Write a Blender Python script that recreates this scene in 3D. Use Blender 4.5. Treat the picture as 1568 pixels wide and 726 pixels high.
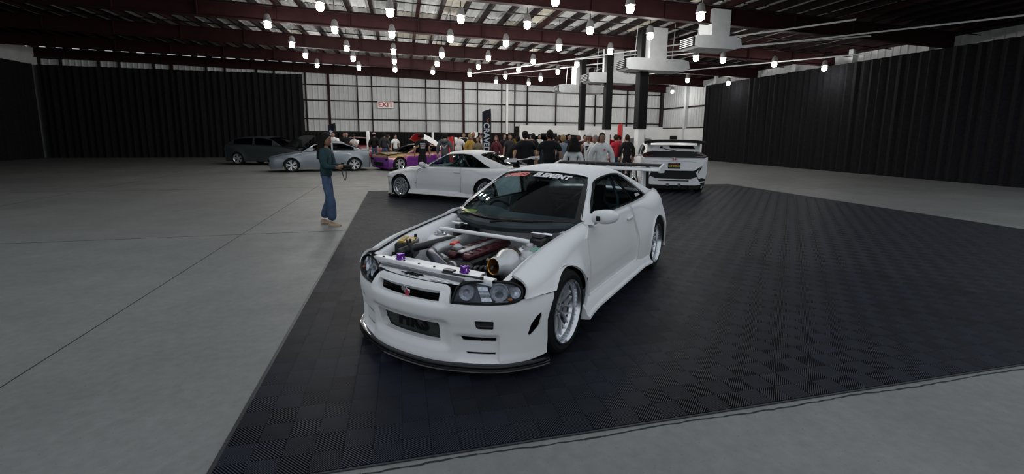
import bpy, bmesh, math, random
from math import sin, cos, pi, radians, hypot, atan2, sqrt
from mathutils import Vector, Matrix
from mathutils.geometry import delaunay_2d_cdt
import numpy as np

random.seed(7)
for o in list(bpy.data.objects):
    bpy.data.objects.remove(o)
scn = bpy.context.scene
COL = scn.collection

# ------------------------------------------------------------------ camera
camd = bpy.data.cameras.new('camera')
cam = bpy.data.objects.new('camera', camd)
COL.objects.link(cam)
camd.sensor_fit = 'HORIZONTAL'
camd.sensor_width = 36.0
camd.lens = 36.0 * 696.0 / 1568.0
camd.shift_y = -54.0 / 1568.0
camd.clip_start = 0.05
camd.clip_end = 300
CAM_YAW, CAM_PITCH, CAM_ROLL = radians(-13.7), radians(8.4), radians(0.51)
f = Vector((0, cos(CAM_PITCH), -sin(CAM_PITCH)))
u = Vector((0, sin(CAM_PITCH), cos(CAM_PITCH)))
r = Vector((1, 0, 0))
r2 = r * cos(CAM_ROLL) + u * sin(CAM_ROLL)
u2 = -r * sin(CAM_ROLL) + u * cos(CAM_ROLL)
m = Matrix((r2, u2, -f)).transposed()
m = Matrix.Rotation(CAM_YAW, 3, 'Z') @ m
cam.matrix_world = Matrix.Translation((0, 0, 1.675)) @ m.to_4x4()
scn.camera = cam

# ------------------------------------------------------------------ light
vs = scn.view_settings
vs.view_transform = 'Standard'
vs.look = 'None'
vs.gamma = 1.0
vs.use_curve_mapping = False
vs.exposure = -0.27
LAMP_POWER = 66.0           # each high-bay lamp
world = bpy.data.worlds.new('world')
scn.world = world
world.use_nodes = True
wn = world.node_tree.nodes
wn['Background'].inputs[0].default_value = (0.86, 0.93, 1.0, 1)
wn['Background'].inputs[1].default_value = 0.88     # added even fill light, let in where the roof stops short of the viewer

# ------------------------------------------------------------------ helpers
def S2L(c):
    return tuple(((x / 12.92) if x <= 0.04045 else ((x + 0.055) / 1.055) ** 2.4) for x in c)

MATS = {}
def mat(name, col, rough=0.5, metal=0.0, var=0.06, scale=8.0, bump=0.0, coat=0.0, spec=0.5,
        trans=0.0, emit=None, estr=0.0, alpha=1.0, wave=None, space='Object'):
    """Principled material with a little procedural noise in colour, roughness and relief (col is linear)."""
    if name in MATS:
        return MATS[name]
    m = bpy.data.materials.new(name)
    m.use_nodes = True
    nt = m.node_tree
    b = nt.nodes['Principled BSDF']
    b.inputs['Roughness'].default_value = rough
    b.inputs['Metallic'].default_value = metal
    b.inputs['Coat Weight'].default_value = coat
    b.inputs['Coat Roughness'].default_value = 0.06
    if rough > .55 and metal < .1 and spec == .5:
        spec = .15
    b.inputs['Specular IOR Level'].default_value = spec
    b.inputs['Transmission Weight'].default_value = trans
    b.inputs['Alpha'].default_value = alpha
    tc = nt.nodes.new('ShaderNodeTexCoord')
    nz = nt.nodes.new('ShaderNodeTexNoise')
    nz.inputs['Scale'].default_value = scale
    nz.inputs['Detail'].default_value = 5
    nt.links.new(tc.outputs[space], nz.inputs['Vector'])
    rp = nt.nodes.new('ShaderNodeValToRGB')
    rp.color_ramp.elements[0].position = 0.3
    rp.color_ramp.elements[1].position = 0.7
    rp.color_ramp.elements[0].color = tuple(max(0, x * (1 - var)) for x in col[:3]) + (1,)
    rp.color_ramp.elements[1].color = tuple(min(1, x * (1 + var)) for x in col[:3]) + (1,)
    nt.links.new(nz.outputs['Fac'], rp.inputs['Fac'])
    nt.links.new(rp.outputs['Color'], b.inputs['Base Color'])
    if bump:
        bp = nt.nodes.new('ShaderNodeBump')
        bp.inputs['Strength'].default_value = bump
        bp.inputs['Distance'].default_value = 0.01
        nt.links.new(nz.outputs['Fac'], bp.inputs['Height'])
        nt.links.new(bp.outputs['Normal'], b.inputs['Normal'])
    if emit:
        b.inputs['Emission Color'].default_value = tuple(emit) + (1,)
        b.inputs['Emission Strength'].default_value = estr
    MATS[name] = m
    return m

def glass(name, tint, rough=0.02):
    """thin automotive glass: tinted see-through with a fresnel reflection"""
    if name in MATS:
        return MATS[name]
    m = bpy.data.materials.new(name)
    m.use_nodes = True
    nt = m.node_tree
    for n in list(nt.nodes):
        nt.nodes.remove(n)
    out = nt.nodes.new('ShaderNodeOutputMaterial')
    tr = nt.nodes.new('ShaderNodeBsdfTransparent')
    gl = nt.nodes.new('ShaderNodeBsdfGlossy')
    gl.inputs['Roughness'].default_value = rough
    mx = nt.nodes.new('ShaderNodeMixShader')
    fr = nt.nodes.new('ShaderNodeFresnel')
    fr.inputs['IOR'].default_value = 1.35
    tc = nt.nodes.new('ShaderNodeTexCoord')
    nz = nt.nodes.new('ShaderNodeTexNoise')
    nz.inputs['Scale'].default_value = 3
    rp = nt.nodes.new('ShaderNodeValToRGB')
    rp.color_ramp.elements[0].color = tuple(x * 0.96 for x in tint) + (1,)
    rp.color_ramp.elements[1].color = tuple(tint) + (1,)
    nt.links.new(tc.outputs['Object'], nz.inputs['Vector'])
    nt.links.new(nz.outputs['Fac'], rp.inputs['Fac'])
    nt.links.new(rp.outputs['Color'], tr.inputs['Color'])
    ml = nt.nodes.new('ShaderNodeMath')
    ml.operation = 'MULTIPLY'
    ml.inputs[1].default_value = .30
    nt.links.new(fr.outputs[0], ml.inputs[0])
    nt.links.new(ml.outputs[0], mx.inputs[0])
    nt.links.new(tr.outputs[0], mx.inputs[1])
    nt.links.new(gl.outputs[0], mx.inputs[2])
    nt.links.new(mx.outputs[0], out.inputs[0])
    MATS[name] = m
    return m

def link(name, me, parent=None, loc=None, rot=None):
    o = bpy.data.objects.new(name, me)
    COL.objects.link(o)
    if parent is not None:
        o.parent = parent
    if loc is not None:
        o.location = loc
    if rot is not None:
        o.rotation_euler = rot
    return o

def mesh(name, verts, faces, mt=None, smooth=False, angle=None):
    me = bpy.data.meshes.new(name)
    me.from_pydata([tuple(v) for v in verts], [], faces)
    me.update()
    if mt:
        me.materials.append(mt)
    if smooth:
        for p in me.polygons:
            p.use_smooth = True
        if angle:
            try:
                me.set_sharp_from_angle(angle=radians(angle))
            except Exception:
                pass
    return me

def tag(o, label, cat, group=None):
    o['label'] = label
    o['category'] = cat
    if group:
        o['group'] = group
    return o

def thing(name, label, cat, loc=(0, 0, 0), rz=0, group=None, scale=None):
    o = link(name, None, None, loc, (0, 0, rz))
    if scale:
        o.scale = scale
    return tag(o, label, cat, group)

class MB:
    """collects shapes into one mesh"""
    def __init__(s):
        s.v, s.f, s.mi, s.mats = [], [], [], []
        s.cur = 0
    def use(s, m):
        if m not in s.mats:
            s.mats.append(m)
        s.cur = s.mats.index(m)
        return s
    def add(s, vs_, fs):
        n = len(s.v)
        s.v += [Vector(v) for v in vs_]
        s.f += [tuple(i + n for i in q) for q in fs]
        s.mi += [s.cur] * len(fs)
        return s
    def box(s, c, d, R=None, bev=0.0):
        x, y, z = d[0] / 2, d[1] / 2, d[2] / 2
        if bev:
            b = min(bev, x * .9, y * .9, z * .9)
            bm = bmesh.new()
            bmesh.ops.create_cube(bm, size=1)
            for q in bm.verts:
                q.co = Vector((q.co.x * d[0], q.co.y * d[1], q.co.z * d[2]))
            bmesh.ops.bevel(bm, geom=bm.edges[:], offset=b, segments=1, affect='EDGES', profile=0.5)
            bm.verts.index_update()
            vs_ = [q.co.copy() for q in bm.verts]
            fs = [tuple(q.index for q in fc.verts) for fc in bm.faces]
            bm.free()
        else:
            vs_ = [Vector((i, j, k)) for i in (-x, x) for j in (-y, y) for k in (-z, z)]
            fs = [(0, 1, 3, 2), (4, 6, 7, 5), (0, 4, 5, 1), (2, 3, 7, 6), (0, 2, 6, 4), (1, 5, 7, 3)]
        c = Vector(c)
        if R is not None:
            vs_ = [R @ q for q in vs_]
        return s.add([q + c for q in vs_], fs)
    def tube(s, pts, rad, n=8, cap=True, closed=False):
        pts = [Vector(p) for p in pts]
        m_ = len(pts)
        rr = rad if isinstance(rad, (list, tuple)) else [rad] * m_
        vs_, fs = [], []
        prev = None
        for i, p in enumerate(pts):
            if closed:
                t = pts[(i + 1) % m_] - pts[i - 1]
            else:
                t = pts[min(i + 1, m_ - 1)] - pts[max(i - 1, 0)]
            t = t.normalized() if t.length > 1e-9 else Vector((0, 0, 1))
            if prev is None:
                a = Vector((0, 0, 1)) if abs(t.z) < .9 else Vector((1, 0, 0))
                nn = t.cross(a).normalized()
            else:
                nn = prev - t * prev.dot(t)
                nn = nn.normalized() if nn.length > 1e-6 else t.orthogonal().normalized()
            prev = nn
            bb = t.cross(nn)
            for k in range(n):
                a = 2 * pi * k / n
                vs_.append(p + (nn * cos(a) + bb * sin(a)) * rr[i])
        rng = m_ if closed else m_ - 1
        for i in range(rng):
            j = (i + 1) % m_
            for k in range(n):
                l = (k + 1) % n
                fs.append((i * n + k, i * n + l, j * n + l, j * n + k))
        if cap and not closed:
            fs.append(tuple(range(n - 1, -1, -1)))
            fs.append(tuple((m_ - 1) * n + k for k in range(n)))
        return s.add(vs_, fs)
    def lathe(s, prof, n=24, M=None, closed=False):
        """prof: (radius, axial) around local Y; M places it"""
        vs_, fs = [], []
        for (rd, ax) in prof:
            for k in range(n):
                a = 2 * pi * k / n
                q = Vector((rd * cos(a), ax, rd * sin(a)))
                vs_.append(M @ q if M is not None else q)
        m_ = len(prof)
        for i in range(m_ if closed else m_ - 1):
            j = (i + 1) % m_
            for k in range(n):
                l = (k + 1) % n
                fs.append((i * n + k, i * n + l, j * n + l, j * n + k))
        return s.add(vs_, fs)
    def prism(s, poly, d, M=None):
        """poly in local XY (ccw), extruded d along Z, both capped"""
        n = len(poly)
        vs_ = [Vector((p[0], p[1], 0)) for p in poly] + [Vector((p[0], p[1], d)) for p in poly]
        if M is not None:
            vs_ = [M @ q for q in vs_]
        fs = [tuple(range(n - 1, -1, -1)), tuple(range(n, 2 * n))]
        for i in range(n):
            j = (i + 1) % n
            fs.append((i, j, n + j, n + i))
        return s.add(vs_, fs)
    def grid(s, rows, closed_u=False):
        """rows: list of equal-length point lists"""
        n = len(rows[0])
        vs_ = [p for rw in rows for p in rw]
        fs = []
        for i in range(len(rows) - 1):
            for k in range(n if closed_u else n - 1):
                l = (k + 1) % n
                fs.append((i * n + k, i * n + l, (i + 1) * n + l, (i + 1) * n + k))
        return s.add(vs_, fs)
    def ball(s, c, rad, n=10, m_=6, R=None):
        rx, ry, rz = rad if isinstance(rad, (list, tuple)) else (rad,) * 3
        vs_, fs = [], []
        for i in range(m_ + 1):
            th = pi * i / m_
            for k in range(n):
                a = 2 * pi * k / n
                q = Vector((rx * sin(th) * cos(a), ry * sin(th) * sin(a), rz * cos(th)))
                vs_.append((R @ q if R is not None else q) + Vector(c))
        for i in range(m_):
            for k in range(n):
                l = (k + 1) % n
                fs.append((i * n + k, (i + 1) * n + k, (i + 1) * n + l, i * n + l))
        return s.add(vs_, fs)
    def me(s, name, mt=None, smooth=True, angle=40, fix=True):
        me = bpy.data.meshes.new(name)
        me.from_pydata([tuple(v) for v in s.v], [], s.f)
        if s.mats and mt is None:
            for q in s.mats:
                me.materials.append(q)
            me.polygons.foreach_set('material_index', s.mi)
        else:
            me.materials.append(mt)
        if fix:
            bm = bmesh.new()
            bm.from_mesh(me)
            bmesh.ops.remove_doubles(bm, verts=bm.verts[:], dist=1e-5)
            bmesh.ops.recalc_face_normals(bm, faces=bm.faces[:])
            bm.to_mesh(me)
            bm.free()
        me.update()
        if smooth:
            for p in me.polygons:
                p.use_smooth = True
            if angle:
                me.set_sharp_from_angle(angle=radians(angle))
        return me
    def build(s, name, mt=None, parent=None, loc=None, rot=None, smooth=True, angle=40, fix=True):
        return link(name, s.me(name, mt, smooth, angle, fix), parent, loc, rot)

def lerp(a, b, t):
    return a + (b - a) * t

class Sp:
    """1-D cubic (Catmull-Rom style, monotone-ish) interpolation through (x, y) pairs"""
    def __init__(s, *pts):
        pts = sorted(pts)
        s.x = [p[0] for p in pts]
        s.y = [p[1] for p in pts]
    def __call__(s, x):
        X, Y = s.x, s.y
        if x <= X[0]:
            return Y[0]
        if x >= X[-1]:
            return Y[-1]
        i = 0
        while x > X[i + 1]:
            i += 1
        h = X[i + 1] - X[i]
        t = (x - X[i]) / h
        d = (Y[i + 1] - Y[i]) / h
        def slope(k):
            if k <= 0 or k >= len(X) - 1:
                return d
            a = (Y[k] - Y[k - 1]) / (X[k] - X[k - 1])
            b = (Y[k + 1] - Y[k]) / (X[k + 1] - X[k])
            if a * b <= 0:
                return 0.0
            return 2 * a * b / (a + b)
        m0, m1 = slope(i) * h, slope(i + 1) * h
        t2, t3 = t * t, t * t * t
        return (2 * t3 - 3 * t2 + 1) * Y[i] + (t3 - 2 * t2 + t) * m0 + (3 * t2 - 2 * t3) * Y[i + 1] + (t3 - t2) * m1

def catmull(pts, n=6, closed=False):
    pts = [Vector(p) for p in pts]
    out = []
    m_ = len(pts)
    for i in range(m_ if closed else m_ - 1):
        if closed:
            p0, p1, p2, p3 = pts[i - 1], pts[i], pts[(i + 1) % m_], pts[(i + 2) % m_]
        else:
            p1, p2 = pts[i], pts[i + 1]
            p0 = pts[i - 1] if i else p1 * 2 - p2
            p3 = pts[i + 2] if i + 2 < m_ else p2 * 2 - p1
        for k in range(n):
            t = k / n
            out.append(0.5 * ((2 * p1) + (p2 - p0) * t + (2 * p0 - 5 * p1 + 4 * p2 - p3) * t * t + (3 * p1 - p0 - 3 * p2 + p3) * t ** 3))
    if not closed:
        out.append(pts[-1])
    return out

def inpoly(p, poly):
    x, y = p
    c = False
    j = len(poly) - 1
    for i in range(len(poly)):
        xi, yi = poly[i]
        xj, yj = poly[j]
        if (yi > y) != (yj > y) and x < (xj - xi) * (y - yi) / (yj - yi) + xi:
            c = not c
        j = i
    return c

def segdist(p, a, b):
    ax, ay = a
    bx, by = b
    dx, dy = bx - ax, by - ay
    l = dx * dx + dy * dy
    t = 0 if l == 0 else max(0, min(1, ((p[0] - ax) * dx + (p[1] - ay) * dy) / l))
    return hypot(p[0] - ax - t * dx, p[1] - ay - t * dy)

def densify(poly, d):
    out = []
    for i in range(len(poly)):
        a, b = poly[i], poly[(i + 1) % len(poly)]
        n = max(1, int(math.ceil(hypot(b[0] - a[0], b[1] - a[1]) / d)))
        for k in range(n):
            out.append((lerp(a[0], b[0], k / n), lerp(a[1], b[1], k / n)))
    return out

def roundpoly(poly, rad, n=4):
    """round the corners of a polygon; rad a number or one per corner"""
    out = []
    m_ = len(poly)
    for i in range(m_):
        rr = rad[i] if isinstance(rad, (list, tuple)) else rad
        p = Vector(poly[i]).to_2d() if len(poly[i]) == 2 else Vector(poly[i][:2])
        a = Vector(poly[i - 1][:2]) - p
        b = Vector(poly[(i + 1) % m_][:2]) - p
        q = min(rr, a.length * .45, b.length * .45)
        if q < 1e-4:
            out.append(tuple(p))
            continue
        A, B = p + a.normalized() * q, p + b.normalized() * q
        for k in range(n + 1):
            t = k / n
            out.append(tuple(A * (1 - t) ** 2 + p * 2 * t * (1 - t) + B * t * t))
    return out

def panel(outline, fn, d=0.04, du=None, holes=(), thick=0.015, outer_flange=True, back=False):
    """Sheet over a surface fn(u, v): constrained triangulation of a (u, v) outline with holes,
    lipped inwards at its edges.  holes: (poly, depth, shrink).  returns verts, faces"""
    dv = d
    du = du or d
    sc = dv / du
    S = lambda p: (p[0] * sc, p[1])
    U = lambda p: (p[0] / sc, p[1])
    loops = [densify([S(p) for p in outline], d)]
    for h in holes:
        loops.append(densify([S(p) for p in h[0]], d))
    pts, edges = [], []
    rngs = []
    for lp in loops:
        n0 = len(pts)
        pts += lp
        n = len(lp)
        edges += [(n0 + i, n0 + (i + 1) % n) for i in range(n)]
        rngs.append((n0, n))
    xs = [p[0] for p in loops[0]]
    ys = [p[1] for p in loops[0]]
    x = min(xs) + d * .5
    row = 0
    while x < max(xs):
        y = min(ys) + (d * .5 if row % 2 else d * .05)
        while y < max(ys):
            p = (x, y)
            if inpoly(p, loops[0]) and not any(inpoly(p, l) for l in loops[1:]):
                ok = True
                for l in loops:
                    for i in range(len(l)):
                        a = l[i]
                        if abs(a[0] - x) < 2 * d and abs(a[1] - y) < 2 * d and segdist(p, a, l[(i + 1) % len(l)]) < d * .45:
                            ok = False
                            break
                    if not ok:
                        break
                if ok:
                    pts.append(p)
            y += d
        x += d * .87
        row += 1
    vv, ee, ff, ov, oe, of = delaunay_2d_cdt([Vector(p) for p in pts], edges, [], 0, 1e-6)
    vv = [(q.x, q.y) for q in vv]
    faces = []
    for fc in ff:
        cx = sum(vv[i][0] for i in fc) / len(fc)
        cy = sum(vv[i][1] for i in fc) / len(fc)
        if inpoly((cx, cy), loops[0]) and not any(inpoly((cx, cy), l) for l in loops[1:]):
            faces.append(tuple(fc))
    P = [Vector(fn(*U(q))) for q in vv]
    e = 1e-3
    def nrm(q):
        a, b = U(q)
        du_ = Vector(fn(a + e, b)) - Vector(fn(a - e, b))
        dv_ = Vector(fn(a, b + e)) - Vector(fn(a, b - e))
        n = du_.cross(dv_)
        return n.normalized() if n.length > 1e-12 else Vector((0, 0, 1))
    inv = {}
    for i, orig in enumerate(ov):
        for k in orig:
            inv[k] = i
    verts = list(P)
    for li, (n0, n) in enumerate(rngs):
        if li == 0 and not outer_flange:
            continue
        idx = [inv[n0 + i] for i in range(n)]
        depth, shrink = (thick, 0.0) if li == 0 else (holes[li - 1][1], holes[li - 1][2])
        c = sum((P[i] for i in idx), Vector()) / n
        base = len(verts)
        for i in idx:
            q = P[i] - nrm(vv[i]) * depth
            q = q + (c - P[i]) * shrink
            verts.append(q)
        for i in range(n):
            j = (i + 1) % n
            faces.append((idx[i], idx[j], base + j, base + i))
    return verts, faces

def mir(vf):
    return [Vector((q.x, -q.y, q.z)) for q in vf[0]], [tuple(reversed(fc)) for fc in vf[1]]

def pmesh(name, vf, mt, angle=38):
    mb = MB()
    mb.add(*vf)
    return mb.me(name, mt, True, angle, True)

FONT = None
def text_mesh(name, body, size, mt, extrude=0.002, align='CENTER', shear=0.0, space=1.0, bold=0.0):
    cu = bpy.data.curves.new(name, 'FONT')
    cu.body = body
    cu.size = size
    cu.extrude = extrude
    cu.align_x = align
    cu.align_y = 'CENTER'
    cu.shear = shear
    cu.space_character = space
    cu.offset = bold
    cu.resolution_u = 3
    o = bpy.data.objects.new(name, cu)
    COL.objects.link(o)
    bpy.context.view_layer.update()
    me = bpy.data.meshes.new_from_object(o.evaluated_get(bpy.context.evaluated_depsgraph_get()))
    bpy.data.objects.remove(o)
    me.name = name
    me.materials.clear()
    me.materials.append(mt)
    return me
def axes_matrix(o, ex, ey, ez=None):
    ex, ey = Vector(ex).normalized(), Vector(ey).normalized()
    ez = ex.cross(ey).normalized() if ez is None else Vector(ez)
    ey = ez.cross(ex).normalized()
    M = Matrix((ex, ey, ez)).transposed().to_4x4()
    M.translation = Vector(o)
    return M
# ================================================================== the hall
WALL_Y, WALL_X, ROOF0, SLOPE = 35.0, 21.4, 6.25, 0.02
def roof_z(x):
    return ROOF0 - SLOPE * x

def concrete():
    m = bpy.data.materials.new('polished_concrete')
    m.use_nodes = True
    nt = m.node_tree
    b = nt.nodes['Principled BSDF']
    b.inputs['Specular IOR Level'].default_value = .3
    tc = nt.nodes.new('ShaderNodeTexCoord')
    def noise(s, det=6, rough=.6):
        n = nt.nodes.new('ShaderNodeTexNoise')
        n.inputs['Scale'].default_value = s
        n.inputs['Detail'].default_value = det
        n.inputs['Roughness'].default_value = rough
        nt.links.new(tc.outputs['Object'], n.inputs['Vector'])
        return n
    def ramp(src, a, b_, pa=.3, pb=.7):
        rp = nt.nodes.new('ShaderNodeValToRGB')
        rp.color_ramp.elements[0].position = pa
        rp.color_ramp.elements[1].position = pb
        rp.color_ramp.elements[0].color = a + (1,)
        rp.color_ramp.elements[1].color = b_ + (1,)
        nt.links.new(src, rp.inputs['Fac'])
        return rp
    base = ramp(noise(.45).outputs['Fac'], (.150, .154, .150), (.205, .211, .206))
    fine = ramp(noise(14).outputs['Fac'], (.82, .82, .82), (1.08, 1.08, 1.08), .25, .75)
    spots = ramp(noise(60, 3).outputs['Fac'], (.55, .55, .55), (1, 1, 1), .27, .36)
    def mul(a, b_):
        mx = nt.nodes.new('ShaderNodeMix')
        mx.data_type = 'RGBA'
        mx.blend_type = 'MULTIPLY'
        mx.inputs[0].default_value = 1
        nt.links.new(a, mx.inputs[6])
        nt.links.new(b_, mx.inputs[7])
        return mx.outputs[2]
    c = mul(mul(base.outputs[0], fine.outputs[0]), spots.outputs[0])
    nt.links.new(c, b.inputs['Base Color'])
    rr = ramp(noise(2.5).outputs['Fac'], (.45, .45, .45), (.62, .62, .62))
    nt.links.new(rr.outputs[0], b.inputs['Roughness'])
    bp = nt.nodes.new('ShaderNodeBump')
    bp.inputs['Strength'].default_value = .12
    bp.inputs['Distance'].default_value = .004
    nt.links.new(noise(30).outputs['Fac'], bp.inputs['Height'])
    nt.links.new(bp.outputs['Normal'], b.inputs['Normal'])
    return m
M_CONC = concrete()
M_CRACK = mat('joint_filler', (.03, .032, .03), .9)
M_STEEL = mat('oxide_red_steel', (.026, .0078, .0085), .6, 0, .2, 3)
M_PURL = mat('dark_purlin', (.016, .009, .0095), .6, 0, .2, 3)
M_GIRT = mat('wall_girt_brown', (.020, .013, .012), .6, 0, .2, 3)
M_INS = [mat('roof_lining_white', (.66, .67, .66), .55, 0, .10, 2.5),
         mat('roof_lining_grey', (.48, .50, .50), .55, 0, .10, 2.5),
         mat('roof_lining_cream', (.66, .63, .53), .55, 0, .10, 2.5)]
M_WALLP = [mat('wall_lining_a', (.68, .70, .71), .6, 0, .07, 1.5), mat('wall_lining_b', (.60, .62, .63), .6, 0, .07, 1.5)]
M_WHITE = mat('white_painted_wall', (.86, .87, .87), .55, 0, .04, 2)
M_BLACK = mat('black_paint', (.008, .008, .009), .6, 0, .2)
M_DRAPE = mat('black_drape', (.012, .012, .014), .9, 0, .3, 12)
M_DUCT = mat('duct_sheet_metal', (.66, .68, .69), .5, .05, .08, 3)
M_LAMPGLOW = mat('lamp_glow', (1, 1, 1), .5, emit=(1.0, .96, .90), estr=9.0)
M_LAMPCAN = mat('lamp_housing', (.30, .30, .30), .5, .3)
M_REDLET = mat('exit_red', (.40, .012, .012), .5)
M_EXITW = mat('exit_white', (.75, .73, .70), .5, emit=(1, .92, .9), estr=.12)

def struct(o):
    o['kind'] = 'structure'
    return o

fl = MB()
fl.box((0, 12, -.05), (64, 60, .1))
floor = struct(fl.build('floor', M_CONC))
# saw-cut joint with its ragged edge, running along the front of the mat
jt = MB()
x = -1.2
random.seed(3)
pts = []
while x < 9:
    pts.append((x, 2.152 + .006 * sin(x * 5) + random.uniform(-.005, .005)))
    x += .05
for a, b in zip(pts, pts[1:]):
    w = .0035 + random.random() * .004
    jt.add([(a[0], a[1] - w, .0015), (b[0], b[1] - w, .0015), (b[0], b[1] + w, .0015), (a[0], a[1] + w, .0015)], [(0, 1, 2, 3)])
jt.build('floor_joint', M_CRACK, floor, fix=False)
for k in range(3):
    j2 = MB()
    j2.box((-2.6 - k * 6.1, 18, .0012), (.008, 36, .0024))
    j2.build('floor_joint', M_CRACK, floor)
for yy in (8.2, 15.1, 22):
    j2 = MB()
    j2.box((-13.5, yy, .0012), (25, .008, .0024))
    j2.build('floor_joint', M_CRACK, floor)

# ---- back wall: corrugated lining panels between girts and posts
wb = MB()
wb.box((-4.3, WALL_Y + .15, 3.2), (51.4, .1, 6.4))
wall_back = struct(wb.build('wall_back', M_GIRT))
POSTS = [-21.5, -20.4, -18.4, -17.3, -15.4, -14.4, -12.4, -11.3, -9.4, -8.3, -6.35, -4.85, -2.93, -1.94, -.06, 1.88, 2.89, 4.68, 5.75, 7.63, 8.67, 9.67, 12.04, 15.39, 18.23, 21.3]
GIRTS = [1.75, 2.66, 3.96, 5.02, 6.1]
def wpanel_mesh(w, h, mt):
    mb = MB()
    n = max(2, int(w / .3))
    prof = []
    for i in range(n):
        x0 = -w / 2 + w * i / n
        p = w / n
        prof += [(x0 + .02 * p, .0), (x0 + .12 * p, -.03), (x0 + .28 * p, -.03), (x0 + .38 * p, 0)]
    prof = [(-w / 2, 0)] + prof + [(w / 2, 0)]
    rows = [[Vector((px, py, -h / 2)) for px, py in prof], [Vector((px, py, h / 2)) for px, py in prof]]
    mb.grid(rows)
    return mb.me('wall_panel', mt, False)
random.seed(11)
for i in range(len(POSTS) - 1):
    for j in range(len(GIRTS) - 1):
        x0, x1, z0, z1 = POSTS[i], POSTS[i + 1], GIRTS[j], GIRTS[j + 1]
        if j == 3:
            z1 = roof_z((x0 + x1) / 2) - .1
        if j == 0 and x0 > 8:
            z0 = 2.3
        me = wpanel_mesh(x1 - x0 - .03, z1 - z0 - .05, random.choice(M_WALLP))
        link('wall_panel', me, wall_back, ((x0 + x1) / 2, WALL_Y + .06, (z0 + z1) / 2))
for j, z in enumerate(GIRTS):
    g = MB()
    x1 = 21.3
    g.box((-.1 + (x1 - 21.4) / 2, WALL_Y + .0, z), (x1 + 21.5, .12, .085 if j else .12))
    g.build('girt', M_GIRT, wall_back)
for i, x in enumerate(POSTS):
    p = MB()
    w = .16 if x in (-4.85, 4.68, -14.4) else .07
    p.box((x, WALL_Y - .05, 3.15), (w, .16, 6.0))
    p.build('post', M_STEEL if w > .1 else M_GIRT, wall_back)
pw = MB()
pw.box((8.02, WALL_Y - .2, 3.6), (.16, .16, 4.6))
pw.build('downpipe', M_WHITE, wall_back)
# white lower wall on the right part with dark openings
lw = MB()
lw.box((15.2, WALL_Y - .25, 1.2), (12.4, .3, 2.4))
lw_o = lw.build('lower_wall', M_WHITE, wall_back)
for x, w, z0, z1 in ((9.9, .5, .1, 1.75), (11.4, 1.3, .1, 1.8), (16.2, .9, .1, 1.75), (19.3, .9, .1, 1.75)):
    d_ = MB()
    d_.box((x, WALL_Y - .42, (z0 + z1) / 2), (w, .06, z1 - z0))
    d_.build('door_opening', M_BLACK, wall_back)
# black drape line along the left foot of the back wall
dr = MB()
rows = [[], []]
for i in range(420):
    x = -21.3 + i * .072
    y = WALL_Y - .45 + .05 * sin(i * 1.9) + .02 * sin(i * .7)
    rows[0].append(Vector((x, y, 0)))
    rows[1].append(Vector((x, y, 1.72)))
dr.grid(rows)
tag(dr.build('pipe_drape', M_DRAPE, fix=False), 'long black pleated drape along the foot of the pale back wall', 'drape')

# ---- right wall
wr = MB()
wr.box((WALL_X + .25, 8, 3.1), (.1, 56, 6.2))
wall_right = struct(wr.build('wall_right', M_GIRT))
ys = [34.9, 31.5, 28.2, 24.9, 21.6, 18.3, 15, 11.7, 8.4, 5.1]
RG = [2.3, 3.9, 5.75]
for i in range(len(ys) - 1):
    for j in range(2):
        w, h = ys[i] - ys[i + 1] - .05, RG[j + 1] - RG[j] - .06
        link('wall_panel', wpanel_mesh(w, h, M_WALLP[(i + j) % 2]), wall_right, (WALL_X + .17, (ys[i] + ys[i + 1]) / 2, (RG[j] + RG[j + 1]) / 2), (0, 0, -pi / 2))
    p = MB()
    p.box((WALL_X + .02, ys[i + 1], 3), (.3, .22, 5.8))
    p.build('post', M_DUCT, wall_right)
for z in RG:
    g = MB()
    g.box((WALL_X + .1, 20, z), (.1, 29.8, .1))
    g.build('girt', M_GIRT, wall_right)
lw = MB()
lw.box((WALL_X + .02, 20, 1.13), (.2, 29.5, 2.26))
lw.build('lower_wall', M_WHITE, wall_right)
for yy, w, z0, z1 in ((32.8, .9, .1, 1.7), (28.2, .7, .9, 1.7), (26.2, .7, .9, 1.7), (22.6, 1.9, 1.0, 1.75), (14, 1.6, .1, 2.0)):
    d_ = MB()
    d_.box((WALL_X - .11, yy, (z0 + z1) / 2), (.06, w, z1 - z0))
    d_.build('door_opening', M_BLACK, wall_right)
# ---- left wall (far outside the poster, plain)
wl = MB()
wl.box((-21.6, 8, 3.3), (.1, 56, 6.7))
wall_left = struct(wl.build('wall_left', M_WALLP[1]))

# ---- roof: lining panels, purlins, rafters
ce = MB()
ce.add([(-22, 8.7, roof_z(-22) + .32), (22, 8.7, roof_z(22) + .32), (22, 36, roof_z(22) + .32), (-22, 36, roof_z(-22) + .32)], [(3, 2, 1, 0)])
ceiling = struct(ce.build('ceiling', M_BLACK, fix=False))
RAFT = [9.0, 14.2, 19.4, 24.6, 29.8, 34.7]
PX = [-21.6 + .86 * i for i in range(51)]
pm = MB()
pm.box((0, 22, 0), (.11, 26.4, .22))
pme = pm.me('purlin', M_PURL, False)
pmt = pm.me('purlin', M_STEEL, False)
slope_rot = atan2(-SLOPE, 1)
for i, x in enumerate(PX):
    link('purlin', pmt if i % 6 == 2 else pme, ceiling, (x, 0, roof_z(x) + .13))
random.seed(5)
pmesh_ = []
for k in range(3):
    mb = MB()
    n = 3
    prof = [(-.39, .0)]
    for i in range(n):
        x0 = -.39 + .26 * i
        prof += [(x0 + .03, 0), (x0 + .06, -.025), (x0 + .10, -.025), (x0 + .13, 0)]
    prof.append((.39, 0))
    mb.grid([[Vector((a, -2.55, b)) for a, b in prof], [Vector((a, 2.55, b)) for a, b in prof]])
    pmesh_.append(mb.me('roof_panel', M_INS[k], False, fix=False))
bays = [11.6, 16.8, 22.0, 27.2, 32.2]
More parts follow.
